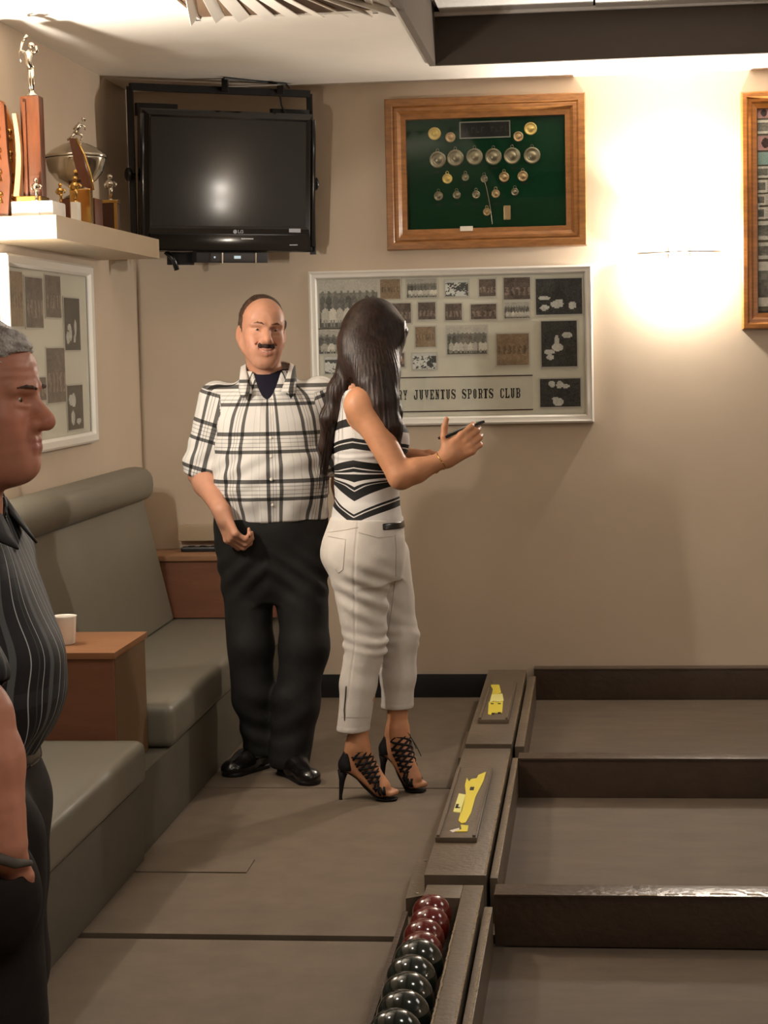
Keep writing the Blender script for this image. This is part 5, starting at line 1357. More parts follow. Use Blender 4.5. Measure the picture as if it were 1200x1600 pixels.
def shd(V, N):
    L = tolocal(TM_, V); w_ = .003 * vnoise(V * np.array((1, 1, 1.4)), 20, 21)
    belly = np.exp(-((V[:, 2] - .97) / .05)**2); w_ += .005 * belly * vnoise(V * np.array((1.5, 1.5, 1.0)), 34, 22)
    w_ += .003 * np.exp(-((V[:, 2] - 1.10) / .12)**2) * np.sin(V[:, 2] * 90 + L[:, 0] * 35 + 3 * vnoise(V, 9, 24))
    w_ += .0016 * (np.abs(L[:, 0] - .012) < .020) * (L[:, 1] > 0) * (V[:, 2] < 1.33)
    return w_
g_ = .14; d_ = .045
SHM = rampmat('checked_cotton', None, .150, [(0, 1), (.06, g_), (.15, 1), (.22, .45), (.235, 1), (.29, .40), (.305, 1), (.37, g_), (.46, 1), (.62, .75), (.64, 1), (.80, .8), (.815, 1)],
              .166, [(0, 1), (.10, g_), (.175, 1), (.23, .4), (.245, 1), (.32, .5), (.335, 1), (.40, .45), (.415, 1), (.47, g_), (.555, 1)], (.62, .59, .55, 1), .75)
shirt = mesh_sdf('checked_shirt', Sh, .004, SHM, man, disp=shd, uvf=shwrap)
# turned collar: two flaps, with the stand behind the neck
Mb = Matrix(TM_.tolist())
def flap(q):
    pts_top = [(q * .012, -.095, 1.478), (q * .055, -.070, 1.480), (q * .080, -.020, 1.474), (q * .076, .035, 1.452), (q * .064, .078, 1.415), (q * .048, .118, 1.372)]
    pts_out = [(q * .012, -.112, 1.440), (q * .072, -.092, 1.440), (q * .100, -.028, 1.430), (q * .104, .040, 1.400), (q * .100, .098, 1.372), (q * .086, .130, 1.350)]
    bm = bmesh.new(); n = len(pts_top); T_ = [bm.verts.new(Mb @ Vector(a)) for a in pts_top]; Mi = [bm.verts.new(Mb @ (Vector(a) * .5 + Vector(b_) * .5 + Vector((q * .008, .006, .012)))) for a, b_ in zip(pts_top, pts_out)]; O = [bm.verts.new(Mb @ Vector(a)) for a in pts_out]
    for i in range(n - 1):
        bm.faces.new((T_[i], T_[i + 1], Mi[i + 1], Mi[i])); bm.faces.new((Mi[i], Mi[i + 1], O[i + 1], O[i]))
    bmesh.ops.subdivide_edges(bm, edges=bm.edges, cuts=2, use_grid_fill=True, smooth=0.6)
    bmesh.ops.recalc_face_normals(bm, faces=bm.faces)
    bmesh.ops.solidify(bm, geom=bm.faces, thickness=0.004)
    o = obj('collar_flap', bm, SHM, shirt, smooth=True)
    V = np.array([v_.co[:] for v_ in o.data.vertices]); W_ = np.stack([(V[:, 0] + 1.15) * 1.0 + 5.02, V[:, 2] * 1.2 + 5.03, 0 * V[:, 0]], 1)
    at_ = o.data.attributes.new('wrap', 'FLOAT_VECTOR', 'POINT'); at_.data.foreach_set('vector', W_.astype(np.float32).ravel())
flap(1); flap(-1)
for z in (1.215, 1.15, 1.07, .98):
    bm = bmesh.new(); L = TM_ @ np.array([.012, .0, z, 1]); 
    yy = float(np.interp(z, [.98, 1.07, 1.17, 1.27], [.170, .183, .168, .140])); P_ = Mb @ Vector((-.010, yy, z))
    lathe(bm, [(0, .003), (.005, .002), (.006, 0)], 10, P_, Matrix.Rotation(math.pi / 2, 4, 'X')); obj('shirt_button', bm, CREAM, shirt)
# ------------------------------------------------------------------ the woman with the phone
wom = thing('person', 'woman with long dark hair in a striped sleeveless top and white capri jeans', 'person', (-.75, 6.42, 0))
WF = (.95, .31)
WH = frame_mat((-.724, 6.425, 1.555), (.84, .54), pitch=-.50, rollr=0.0); WS = .97
WT = frame_mat((-.762, 6.43, 0), WF)
S = SDF()
head_prims(S, WH, WS, 'woman', neck_to=(-.785, 6.42, 1.375), neck_r=0.048)
S.M = WT
S.loft([(.74, 0, 0, .13, .10), (.84, 0, -.01, .150, .115), (.92, 0, -.005, .150, .112), (1.02, 0, .0, .122, .098), (1.12, 0, .004, .125, .104), (1.22, 0, .012, .138, .112), (1.30, 0, 0, .140, .092), (1.355, 0, -.012, .115, .066), (1.385, 0, -.015, .06, .05)], k=.02)
S.M = np.eye(4)
wsh, wel, wwr = (-.752, 6.285, 1.335), (-.622, 6.215, 1.102), (-.482, 6.245, 1.152)
lsh, lel, lwr = (-.735, 6.575, 1.335), (-.700, 6.650, 1.110), (-.625, 6.500, 1.150)
for a, b_, c in ((wsh, wel, wwr), (lsh, lel, lwr)):
    S.ell(a, (.052, .052, .056), k=.045); S.cone(a, b_, .052, .042, .035); S.cone(b_, seg(b_, c, .35), .039, .039, .02); S.cone(seg(b_, c, .35), c, .039, .0245, .02)
# right hand holds the phone from below and behind, thumb up on the near edge
hand_prims(S, wwr, (.74, .04, .52), (.05, 1.0, .12), 1.04, curl=(.85, .95, 1.0, 1.05), thumb_dir=1, thumb=(.40, .85, .05), thumb_curl=-.10, spread=.04)
hand_prims(S, lwr, (.95, -.12, .02), (.0, -.45, -.9), .92, curl=(.55, 1.4, 1.5, 1.5), thumb_dir=-1, thumb=(.8, .3, .25), thumb_curl=.2, spread=.05)
# lower legs and feet in the raised heels
def foot(S, kn, ank, heel, ball, toe):
    kn, ank, heel, ball, toe = (np.array(q, float) for q in (kn, ank, heel, ball, toe))
    S.cone(kn, kn + (ank - kn) * .45, .042, .043, .02); S.cone(kn + (ank - kn) * .45, ank, .043, .032, .03)
    S.cone(ank, heel, .031, .027, .03); S.cone(ank, ball + (0, 0, .012), .029, .026, .03); S.cone(heel, ball, .024, .024, .03)
    d = toe - ball; d[2] = 0; d /= np.linalg.norm(d); n = np.cross(d, (0, 0, 1))
    for i, o in enumerate((-.021, -.009, .002, .012, .021)):
        r = .0105 if i == 0 else .0078; L_ = np.linalg.norm(toe - ball) - (0 if i == 0 else .004 * i)
        if n[1] > 0: o = -o
        a = ball + n * o; b_ = ball + d * L_ + n * o * .9; b_[2] = toe[2]
        S.cone(a, b_, .012, r, .008)
FN = dict(kn=(-.775, 6.335, .50), ank=(-.800, 6.335, .185), heel=(-.832, 6.338, .125), ball=(-.722, 6.335, .036), toe=(-.678, 6.332, .024))
FF = dict(kn=(-.672, 6.50, .52), ank=(-.680, 6.495, .205), heel=(-.712, 6.50, .145), ball=(-.628, 6.462, .036), toe=(-.596, 6.450, .024))
foot(S, **FN); foot(S, **FF)
S.cone((-.775, 6.37, .84), (-.775, 6.335, .50), .075, .050, .03); S.cone((-.735, 6.52, .84), (-.672, 6.50, .52), .075, .050, .03)
wb_ = srgb(192, 136, 100)
mesh_sdf('body', S, .003, SKIN, wom, regions=[((-.80, 6.31, 1.395), (-.56, 6.55, 1.70), .0027), ((-.93, 6.12, 1.03), (-.535, 6.76, 1.398), .0036), ((-.548, 6.12, 1.05), (-.28, 6.60, 1.42), .0024),
        ((-.93, 6.20, .60), (-.55, 6.70, 1.034), .008), ((-.90, 6.27, 0.0), (-.56, 6.58, .33), .0026), ((-.90, 6.27, .328), (-.56, 6.60, .605), .007)],
        colf=skin_color(wb_, WH, WS, .2))
# hair: cap, side curtain, lock over the front shoulder, length down the back
Wm = np.eye(4)
Hw = SDF(WH); v = lambda *a: tuple(q * WS for q in a)
Hw.ell(v(0, -.018, .034), v(.090, .104, .100), k=0)
Hw.ell(v(0, -.040, -.035), v(.086, .080, .090), k=.04)
Hw.cone(v(.062, .050, .050), v(.066, .048, -.04), .030, .034, .05)
Hw.cone(v(-.062, .046, .050), v(-.066, .044, -.05), .030, .034, .05)
Hw.ell(v(-.01, .118, -.030), v(.054, .066, .098), k=.012, op=-1)
Hw.M = np.eye(4)
Hw.chain([(-.728, 6.408, 1.535), (-.722, 6.345, 1.46), (-.708, 6.302, 1.40), (-.684, 6.275, 1.33), (-.656, 6.262, 1.26), (-.637, 6.272, 1.195)], [.055, .054, .047, .034, .024, .010], .06)
Hw.chain([(-.690, 6.375, 1.52), (-.682, 6.325, 1.44), (-.670, 6.285, 1.36)], [.034, .034, .026], .05)
Hw.chain([(-.760, 6.41, 1.53), (-.775, 6.385, 1.48), (-.785, 6.375, 1.435)], [.050, .044, .022], .04)
Hw.chain([(-.765, 6.44, 1.56), (-.800, 6.43, 1.46), (-.840, 6.41, 1.38), (-.875, 6.40, 1.29), (-.895, 6.42, 1.19), (-.903, 6.44, 1.10)], [.048, .044, .038, .029, .020, .006], .03)
Hw.chain([(-.695, 6.48, 1.50), (-.685, 6.49, 1.40), (-.672, 6.49, 1.30), (-.662, 6.49, 1.22)], [.034, .030, .026, .010], .03)
def hairdisp(V, N):
    # locks run downwards, so the ridges only vary across them
    a = np.arctan2(V[:, 1] - 6.43, V[:, 0] + .73); q = V[:, 0] * .9 + V[:, 1] * .5
    z = V[:, 2]
    low = np.clip((1.56 - z) / .12, 0, 1)
    return low * (.0007 * np.sin(a * 80 + 2 * np.sin(z * 4)) + .0005 * np.sin(q * 560 + 4 * np.sin(z * 3)) + .0018 * vnoise(V * (1, 1, .10), 26, 4))
hair = mesh_sdf('hair', Hw, .0030, mat('long_dark_hair', srgb(20, 13, 11), 0.42, spec=0.28, noise=.6, nscale=26, stretch=(3.6, 3.6, .10), bump=.22, bscale=90, color2=srgb(52, 34, 26)), wom, disp=hairdisp)
bm = bmesh.new(); g = np.random.default_rng(5)
def strand(p0, p1, p2, r=.0011, wob=.004):
    P0, P1, P2 = (np.array(q, float) + g.normal(0, wob, 3) for q in (p0, p1, p2))
    pts = [(1 - t)**2 * P0 + 2 * t * (1 - t) * P1 + t * t * P2 for t in np.linspace(0, 1, 9)]
    tube(bm, pts, [r * (1 - .55 * i / 8) for i in range(9)], 5)
for i in range(46): strand((-.66 - .03 * g.random(), 6.285, 1.40), (-.645, 6.24, 1.30), (-.625 - .03 * g.random(), 6.25, 1.185 - .05 * g.random()), .0014, .010)
for i in range(40): strand((-.83, 6.39, 1.42), (-.885, 6.375, 1.30), (-.905, 6.42, 1.10 - .07 * g.random()), .0014, .010)
for i in range(5): strand((-.80, 6.34, 1.42), (-.825, 6.265, 1.37), (-.835 + .02 * g.random(), 6.27, 1.27 - .03 * i), .0008, .006)
for i in range(26): strand((-.70 + .03 * g.random(), 6.27, 1.45), (-.69, 6.235, 1.36), (-.665, 6.245, 1.24 - .03 * g.random()), .0012, .012)
for i in range(4): strand((-.655, 6.33, 1.50), (-.645, 6.30, 1.40), (-.640, 6.29, 1.26), .0009, .006)
o = obj('loose_strands', bm, MATS['long_dark_hair'], hair, smooth=True); o['kind'] = 'stuff'
# striped top
Tp = SDF(WT)
Tp.loft([(.925, 0, -.002, .158, .124), (.98, 0, .0, .140, .113), (1.03, 0, .002, .131, .108), (1.12, 0, .008, .134, .114), (1.20, 0, .018, .147, .124), (1.27, 0, .012, .149, .112), (1.32, 0, -.004, .135, .086), (1.365, 0, -.014, .112, .070), (1.39, 0, -.016, .07, .056)], k=.02)
for q in (-1, 1): Tp.ell((q * .060, .075, 1.215), (.055, .050, .052), k=.04)
Tp.M = np.eye(4)
for a, b_ in ((wsh, wel), (lsh, lel)):
    Tp.ell(tuple(np.array(a) + (0.0, 0.0, .01)), (.076, .082, .100), k=.006, op=-1)
Tp.cone((-.78, 6.42, 1.38), (-.755, 6.42, 1.46), .060, .075, .006, op=-1)
def twrap(V):
    L = tolocal(WT, V); th = np.arctan2(L[:, 0], -L[:, 1]) - 1.05        # zero at the side seam that faces the room
    s = np.abs((th + np.pi) % (2 * np.pi) - np.pi) * .125
    z = V[:, 2]; low = np.clip((1.115 - z) / .05, 0, 1)
    sag = .22 * s * (1 - low) * np.clip((1.36 - z) / .2, 0, 1)
    vv = z - low * s * .50 * np.clip(1.1 - s * 3, 0.4, 1) + sag * 0 + (1 - low) * .16 * s
    return np.stack([s, (vv - .80) / 1.0, 0 * s], 1)
W_, K_ = .74, .012
def bands(lst):
    out = [(0, W_)]; 
    for a, b_, ln in lst:
        a -= .80; b_ -= .80
        out.append((a, K_))
        if ln: c = (a + b_) / 2 + ln; out += [(c - .0016, W_), (c + .0016, K_)]
        out.append((b_, W_))
    return out
stp = bands([(.940, .971, .006), (1.012, 1.058, .010), (1.077, 1.103, 0), (1.110, 1.150, -.006), (1.188, 1.222, .006), (1.262, 1.292, 0)])
TOPM = rampmat('striped_jersey', None, 10.0, None, 1.0, stp, (.86, .82, .78, 1), .7, bump=.05)
top = mesh_sdf('striped_top', Tp, .0035, TOPM, wom, uvf=twrap, disp=lambda V, N: .0022 * vnoise(V * np.array((.6, .6, 2.2)), 42, 31) * np.clip((1.2 - V[:, 2]) / .15, 0, 1) + .0016 * np.sin(V[:, 2] * 260 + 3 * vnoise(V, 12, 3)) * np.exp(-((V[:, 2] - 1.165) / .02)**2))
# black binding of the armhole and shoulder strap
# white capri jeans
J = SDF(WT)
J.loft([(.74, 0, -.005, .150, .118), (.80, 0, -.014, .170, .138), (.865, 0, -.014, .171, .138), (.92, 0, -.006, .160, .126), (.955, 0, -.002, .150, .118)], k=.02, p=2.2)
J.ell((.068, -.052, .83), (.074, .060, .085), k=.04); J.ell((-.068, -.052, .83), (.074, .060, .085), k=.04)
J.M = np.eye(4)
J.cone((-.782, 6.365, .80), (-.768, 6.345, .53), .103, .069, .035); J.cone((-.768, 6.345, .53), (-.792, 6.335, .40), .069, .0595, .02); J.cone((-.792, 6.335, .40), (-.812, 6.333, .24), .0595, .0545, .02)
J.cone((-.730, 6.520, .80), (-.672, 6.505, .53), .103, .070, .03); J.cone((-.672, 6.505, .53), (-.674, 6.50, .40), .070, .060, .02); J.cone((-.674, 6.50, .40), (-.680, 6.50, .28), .060, .055, .02)

def capri_cut(c, z):
    J.cone((c[0], c[1], z - .115), (c[0], c[1], z - .114), .11, .11, .003, op=-1)
J.half((0, 0, .952), (0, 0, 1))
# leg openings: flat hems
def hemcut(lo, hi, z):
    f = lambda X, Y, Z: np.maximum(np.maximum(np.maximum(lo[0] - X, X - hi[0]), np.maximum(lo[1] - Y, Y - hi[1])), Z - z)
    J.p.append((f, np.array((lo[0], lo[1], 0.1)), np.array((hi[0], hi[1], z)), .003, -1))
hemcut((-1.0, 6.2), (-.55, 6.418), .238); hemcut((-1.0, 6.418), (-.55, 6.7), .285)
J.cone((-.812, 6.333, .20), (-.810, 6.333, .235), .045, .044, .003, op=-1); J.cone((-.680, 6.50, .25), (-.679, 6.50, .285), .045, .044, .003, op=-1)
def jd(V, N):
    z = V[:, 2]; near = V[:, 1] < 6.42
    kx = np.where(near, -.768, -.672)
    knee = np.exp(-((z - .49) / .07)**2); thigh = np.exp(-((z - .70) / .10)**2)
    w_ = .0075 * knee * np.sin(z * 150 + (V[:, 0] - kx) * 40 + 2.5 * vnoise(V, 12, 41)) * np.clip(.3 + vnoise(V, 16, 42), 0, 1.2)
    w_ += .0050 * thigh * np.sin(z * 95 + (V[:, 0] - kx) * 50 + 2 * vnoise(V, 10, 43)) * np.clip(.2 + vnoise(V, 12, 44), 0, 1)
    w_ += .0022 * vnoise(V * np.array((1, 1, 1.6)), 30, 45)
    # stitched hem
    hz = np.where(near, .238, .285); w_ += .0010 * ((z - hz) < .016)
    # side seam groove
    seam = np.interp(z, [.24, .53, .80, .95], [-.842, -.795, -.787, -.775]); w_ -= .0024 * np.exp(-((V[:, 0] - seam) / .0028)**2) * near * (N[:, 1] < -.3)
    # back pocket outline on the side facing the room
    return w_
JM = mat('white_denim', srgb(208, 200, 191), .75, spec=.2, noise=.05, nscale=30, bump=.2, bscale=900)
jeans = mesh_sdf('capri_jeans', J, .0035, JM, wom, disp=jd)
from mathutils.bvhtree import BVHTree
def bvh(o):
    me = o.data; return BVHTree.FromPolygons([v_.co[:] for v_ in me.vertices], [p_.vertices[:] for p_ in me.polygons])
JB = bvh(jeans)
def project_px(tree, pts, default_d=6.4):
    """drop points seen along a few directions onto a mesh; used to lay seams on the cloth"""
    out = []
    for x, y in pts:
        d = Vector(ray(x, y)).normalized(); o_ = Vector((0, 0, CAM_H)); hit = tree.ray_cast(o_, d)
        if hit[0] is not None: out.append((hit[0], hit[1]))
    return out
def tape(name, tree, px, rad, m, parent, dens=6, lift=.0005):
    P = []
    for (a, b_), (c, d) in zip(px[:-1], px[1:]):
        for i in range(dens): P.append((a + (c - a) * i / dens, b_ + (d - b_) * i / dens))
    P.append(px[-1]); H = project_px(tree, P)
    if len(H) < 2: return None
    bm = bmesh.new(); tube(bm, [h + n * lift for h, n in H], rad, 6); return obj(name, bm, m, parent, smooth=True)
STM = mat('grey_stitching', srgb(168, 156, 142), .8)
tape('pocket_stitching', JB, [(513, 838), (540, 843), (536, 890), (529, 895), (524, 889)], .0011, STM, jeans)
tape('yoke_stitching', JB, [(512, 832), (540, 828), (560, 824)], .0009, STM, jeans)
tape('pocket_stitching', JB, [(560, 832), (590, 840), (614, 838)], .0009, STM, jeans)
tape('fly_seam', JB, [(617, 835), (619, 860), (618, 900), (612, 950), (605, 1000)], .0012, STM, jeans)
tape('hem_zip', JB, [(541, 1072), (540, 1090), (538, 1110), (539, 1126)], .0028, mat('zip_metal', srgb(110, 100, 90), .4, metal=.8), jeans)
tape('hem_stitching', JB, [(533, 1121), (550, 1121), (577, 1121)], .0008, STM, jeans)
bodyw = [c_ for c_ in wom.children if c_.name.startswith('body')][0]; WB = bvh(bodyw)
BJ = mat('black_jersey', srgb(18, 15, 18), .8)
tape('shoulder_strap', WB, [(515, 612), (523, 603), (532, 597), (542, 593), (552, 592)], .0065, BJ, top, dens=5, lift=.002)
tape('shoulder_strap', WB, [(516, 606), (522, 612), (528, 606), (534, 598)], .0055, BJ, top, dens=5, lift=.002)
# black buckled belt peeking out at the front
Bw = SDF(WT); Bw.loft([(.918, 0, -.004, .163, .130), (.942, 0, -.003, .156, .124)], k=0); Bw.loft([(.90, 0, -.004, .150, .118), (.96, 0, -.003, .146, .114)], k=0, op=-1); Bw.half((0, .02, 0), (0, -1, 0))
belt = mesh_sdf('belt', Bw, .0035, BLEATHER, wom)
# strappy ankle sandals with stiletto heels
STRAP = mat('black_suede', srgb(16, 13, 14), .65, spec=.3)
def sandal(F, label_far):
    ank, heel, ball, toe, kn = (np.array(F[k]) for k in ('ank', 'heel', 'ball', 'toe', 'kn'))
    d = ball - heel; d[2] = 0; d /= np.linalg.norm(d); n = np.array([d[1], -d[0], 0]); 
    t = thing('sandal', 'x', 'shoe'); 
    bpy.data.objects.remove(t)
    # sole: thin arched plate from heel seat to toe
    bm = bmesh.new(); prof = []
    hs = heel - (0, 0, .024) - d * .006
    path = [(hs - d * .022, .018), (hs + d * .006, .027), (hs + d * .035 - (0, 0, .022), .024), ((hs + ball) / 2 - (0, 0, .018), .022), (ball - (0, 0, .026) - d * .012, .034), (ball - (0, 0, .0285) + d * .015, .037), (toe - (0, 0, .0165) - d * .008, .030), (toe - (0, 0, .0165) + d * .010, .014)]
    rings = []
    for p, w_ in path:
        p = np.array(p); p[2] = max(p[2], .0045)
        rings.append([bm.verts.new(p + n * w_), bm.verts.new(p - n * w_), bm.verts.new(p - n * w_ * .9 - (0, 0, .0042)), bm.verts.new(p + n * w_ * .9 - (0, 0, .0042))])
    for a, b_ in zip(rings[:-1], rings[1:]):
        for k in range(4): bm.faces.new((a[k], a[(k + 1) % 4], b_[(k + 1) % 4], b_[k]))
    bm.faces.new(rings[0]); bm.faces.new(rings[-1]); bmesh.ops.recalc_face_normals(bm, faces=bm.faces)
    sole = obj('sandal_sole', bm, STRAP, wom, auto=50)
    bm = bmesh.new(); hp = hs - d * .014
    tube(bm, [hp - (0, 0, .0), hp - (0, 0, .035) - d * .004, (hp[0] - d[0] * .010, hp[1] - d[1] * .01, .012), (hp[0] - d[0] * .010, hp[1] - d[1] * .01, .0)], [.019, .010, .0055, .0062], 12)
    obj('stiletto_heel', bm, STRAP, sole, smooth=True)
    # counter that wraps the heel
    C = SDF(); C.cone(heel, ank + (0, 0, -.005), .033, .0365, .02); C.cone(heel - (0, 0, .012), heel + d * .02, .030, .028, .02); C.cone(heel, ank + (0, 0, .0), .0285, .0325, .002, op=-1); C.cone(ank - (0, 0, .03), ank + (0, 0, .08), .036, .036, .002, op=-1)
    q = heel + d * .012; C.half(tuple(q), tuple(d + np.array((0, 0, .12)))); C.half(tuple(heel - (0, 0, .022)), (0, 0, -1))
    C.half(tuple(ank + (0, 0, .012)), tuple(np.array((0, 0, 1.0))))
    # lattice of straps around leg-foot axis
    top_ = ank + (0, 0, .006)
    ax_ = [top_, ank + d * .004 - (0, 0, .022), (ank + ball) / 2 * .55 + ank * .45 + (0, 0, -.018), (ank + ball) / 2 + (0, 0, -.008), ball * .7 + ank * .3 + (0, 0, -.006), ball - d * .004, ball + d * .016]
    rx = [.0350, .0375, .0380, .0370, .0360, .0375, .036]; rz = [.0345, .038, .036, .031, .027, .0225, .018]
    # direction of the axis and the up-normal used for each ring
    def ringpt(s_, ang):
        i = min(int(s_), len(ax_) - 2); f = s_ - i; c = ax_[i] * (1 - f) + ax_[i + 1] * f
        a = ax_[max(i - 0, 0)]; b_ = ax_[min(i + 1, len(ax_) - 1)]; tt = b_ - a; tt = tt / np.linalg.norm(tt)
        t1 = ax_[min(i + 2, len(ax_) - 1)] - ax_[min(i + 1, len(ax_) - 2)]; t1 = t1 / max(np.linalg.norm(t1), 1e-6); tt = tt * (1 - f) + t1 * f; tt /= np.linalg.norm(tt)
        up = np.cross(n, tt); up /= np.linalg.norm(up)
        if up @ d < 0 and up[2] < 0: up = -up
        w_ = rx[i] * (1 - f) + rx[i + 1] * f; h_ = rz[i] * (1 - f) + rz[i + 1] * f
        return c + n * w_ * math.sin(ang) + up * h_ * math.cos(ang)
    nS = 10
    for k in range(nS):
        s0 = k * (len(ax_) - 1.9) / (nS - 1) + .3
        for sg in (1, -1):
            bm = bmesh.new(); pts = []
            for j in range(17):
                ang = -2.2 + 4.4 * j / 16
                ss = min(max(s0 + sg * .62 * ang / 1.4, 0.02), len(ax_) - 1.02)
                pts.append(ringpt(ss, ang))
            tube(bm, pts, .0042, 6); obj('strap', bm, STRAP, sole, smooth=True)
    for s_ in (.06, len(ax_) - 1.1):
        bm = bmesh.new(); tube(bm, [ringpt(s_, a_) for a_ in (np.linspace(-math.pi, math.pi, 25) if s_ < 1 else np.linspace(-1.9, 1.9, 15))], .0036, 6); obj('strap', bm, STRAP, sole, smooth=True)
    bm = bmesh.new(); a = ringpt(.1, 0.0); b_ = ringpt(5.2, 0); tube(bm, [ringpt(s_, .25 * math.sin(s_ * 7)) for s_ in np.linspace(.1, 5.2, 26)], .0022, 6); obj('laces', bm, STRAP, sole, smooth=True)
    mesh_sdf('heel_counter', C, .0025, STRAP, sole)
    if label_far:
        for r_0 in ((.012, -.06), (.024, -.085)):
            bm = bmesh.new(); a = ringpt(.3, .1); tube(bm, [a, a + d * .010 + (0, 0, -.01), a + d * (.016 + r_0[0]) + (0, 0, r_0[1] * .6), a + d * (.020 + r_0[0] * 1.6) + (0, 0, r_0[1])], .0013, 5); obj('lace_end', bm, STRAP, sole, smooth=True)
sandal(FN, False); sandal(FF, True)
# bracelet
bm = bmesh.new(); wv = np.array(wwr); dv = np.array(wwr) - np.array(wel); dv /= np.linalg.norm(dv); e = np.cross(dv, (0, 0, 1)); e /= np.linalg.norm(e); f = np.cross(dv, e); c = wv - dv * .012
pts = [c + (e * math.cos(a) + f * math.sin(a)) * .0285 + dv * .004 * math.sin(a * 2) for a in np.linspace(0, 2 * math.pi, 33)]
tube(bm, pts, .0026, 8); obj('bracelet', bm, GOLD, wom, smooth=True)
# phone held in her right hand
PX = Vector((.80, .42, .30)).normalized(); PZ = Vector((-.42, -.10, .90)); PZ = (PZ - PX * PZ.dot(PX)).normalized(); PY = PZ.cross(PX)
PM = Matrix(((PX.x, PY.x, PZ.x, -.428), (PX.y, PY.y, PZ.y, 6.300), (PX.z, PY.z, PZ.z, 1.247), (0, 0, 0, 1)))
ph = thing('phone', 'dark smartphone held up in the right hand of the woman', 'phone', (-.428, 6.30, 1.247))
box('phone_case', (-.074, -.036, -.0055), (.074, .036, .0035), mat('phone_case', srgb(22, 20, 24), .35), ph, bevel=.003, mtx=PM)
box('phone_screen', (-.069, -.0325, .0035), (.069, .0325, .0042), mat('phone_glass', srgb(12, 12, 16), .08, spec=.6), ph, mtx=PM)
box('phone_camera', (-.064, .012, -.0066), (-.048, .026, -.0055), mat('camera_lens', srgb(60, 60, 66), .2, metal=.5), ph, mtx=PM)
# ------------------------------------------------------------------ the older man at the left edge
old = thing('person', 'grey-haired older man in profile at the left edge in a dark striped shirt', 'person', (-1.10, 3.12, 0))
OY = 3.10
OH = frame_mat((-1.013, OY, 1.442), (1, -.10), pitch=-.04); OS = 1.02
OT = frame_mat((-1.078, OY + .05, 0), (1, -.02))
S = SDF()
head_prims(S, OH, OS, 'old', neck_to=(-1.052, OY + .03, 1.255), neck_r=.062)
S.M = OH; S.ell((0, .050, -.098), (.040, .045, .024), k=.04); S.ell((0, .020, -.105), (.05, .05, .03), k=.03); S.M = np.eye(4)      # soft double chin
S.M = OT
S.loft([(.70, 0, 0, .15, .12), (.85, 0, -.01, .160, .125), (.98, 0, -.004, .165, .130), (1.10, 0, -.016, .165, .112), (1.19, 0, -.022, .155, .088), (1.25, 0, -.022, .11, .07)], k=.03)
S.M = np.eye(4)
osh, oel, owr = (-1.080, 2.93, 1.175), (-.962, 2.900, .955), (-.925, 2.885, .755)
psh, pel, pwr = (-1.07, 3.32, 1.165), (-1.15, 3.38, .92), (-1.12, 3.33, .72)
for a, b_, c in ((osh, oel, owr), (psh, pel, pwr)):
    S.cone(a, b_, .055, .046, .04); S.cone(b_, seg(b_, c, .35), .048, .052, .02); S.cone(seg(b_, c, .35), c, .052, .034, .02)
hand_prims(S, owr, (-.22, .30, -.92), (.2, .95, 0), .84, curl=(.25, .3, .3, .35), thumb_dir=1, thumb=(.8, .5, .1))
hand_prims(S, pwr, (.1, -.05, -.95), (.2, -.95, 0), 1.0, curl=(.25, .3, .3, .35), thumb_dir=-1, thumb=(.8, .5, .1))
for x, y in ((-1.02, -.06), (-1.06, .14)):
    S.cone((x, OY + y, .74), (x + .005, OY + y, .44), .080, .056, .03); S.cone((x + .005, OY + y, .44), (x, OY + y, .10), .056, .038, .02)
bs = srgb(190, 130, 106)
body = mesh_sdf('body', S, .003, SKIN, old, regions=[((-1.16, 2.96, 1.270), (-.86, 3.24, 1.60), .0019), ((-1.30, 2.76, .60), (-.84, 3.47, 1.278), .004), ((-1.2, 2.85, .05), (-.95, 3.3, .605), .009)],
         colf=skin_color(bs, OH, OS, .35, (.40, .14, .11)), disp=lambda V, N: .0006 * vnoise(V, 130, 5) + .0005 * np.sin(tolocal(OH, V)[:, 2] * 420) * np.exp(-(((tolocal(OH, V)[:, 2] - .06) / .02)**2)) * (tolocal(OH, V)[:, 1] > .05))
eyes(OH, OS, body, (0.12, .09, .07))
Hg = SDF(OH); v = lambda *a: tuple(q * OS for q in a)
Hg.ell(v(0, -.028, .050), v(.0835, .098, .0935), k=0); Hg.ell(v(0, -.055, -.02), v(.074, .062, .060), k=.03)
for q in (-1, 1): Hg.cone(v(q * .072, .012, .045), v(q * .076, .012, .005), .013, .007, .01)
Hg.ell(v(0, .040, .078), v(.066, .054, .052), k=.03)
def _cut(X, Y, Z):
    px, py, pz = X - OH[0, 3], Y - OH[1, 3], Z - OH[2, 3]; A = OH[:3, :3]
    y = (px * A[0, 1] + py * A[1, 1] + pz * A[2, 1]) / OS; z = (px * A[0, 2] + py * A[1, 2] + pz * A[2, 2]) / OS
    return np.maximum(.020 - y, z - (.062 + .35 * (y - .02))) * OS
Hg.p.append((_cut, OH[:3, 3] - .16, OH[:3, 3] + .16, .010, -1))
for q in (-1, 1): Hg.ell(v(q * .086, -.002, -.006), v(.016, .022, .032), k=.006, op=-1)
Hg.half(v(0, 0, -.075), (0, 0, -1), k=.01)
GH = mat('grey_hair', srgb(206, 200, 194), .5, spec=.4, noise=.5, nscale=60, stretch=(1, 1, 1), bump=.6, bscale=240, color2=srgb(140, 132, 126))
gh = mesh_sdf('hair', Hg, .003, GH, old, disp=lambda V, N: .0030 * vnoise(V * (1, 1, 1.2), 70, 2) + .0014 * np.sin(V[:, 2] * 500 + V[:, 0] * 300 + 3 * vnoise(V, 50, 3)))
bm = bmesh.new(); g = np.random.default_rng(9); MO = Matrix(OH.tolist())
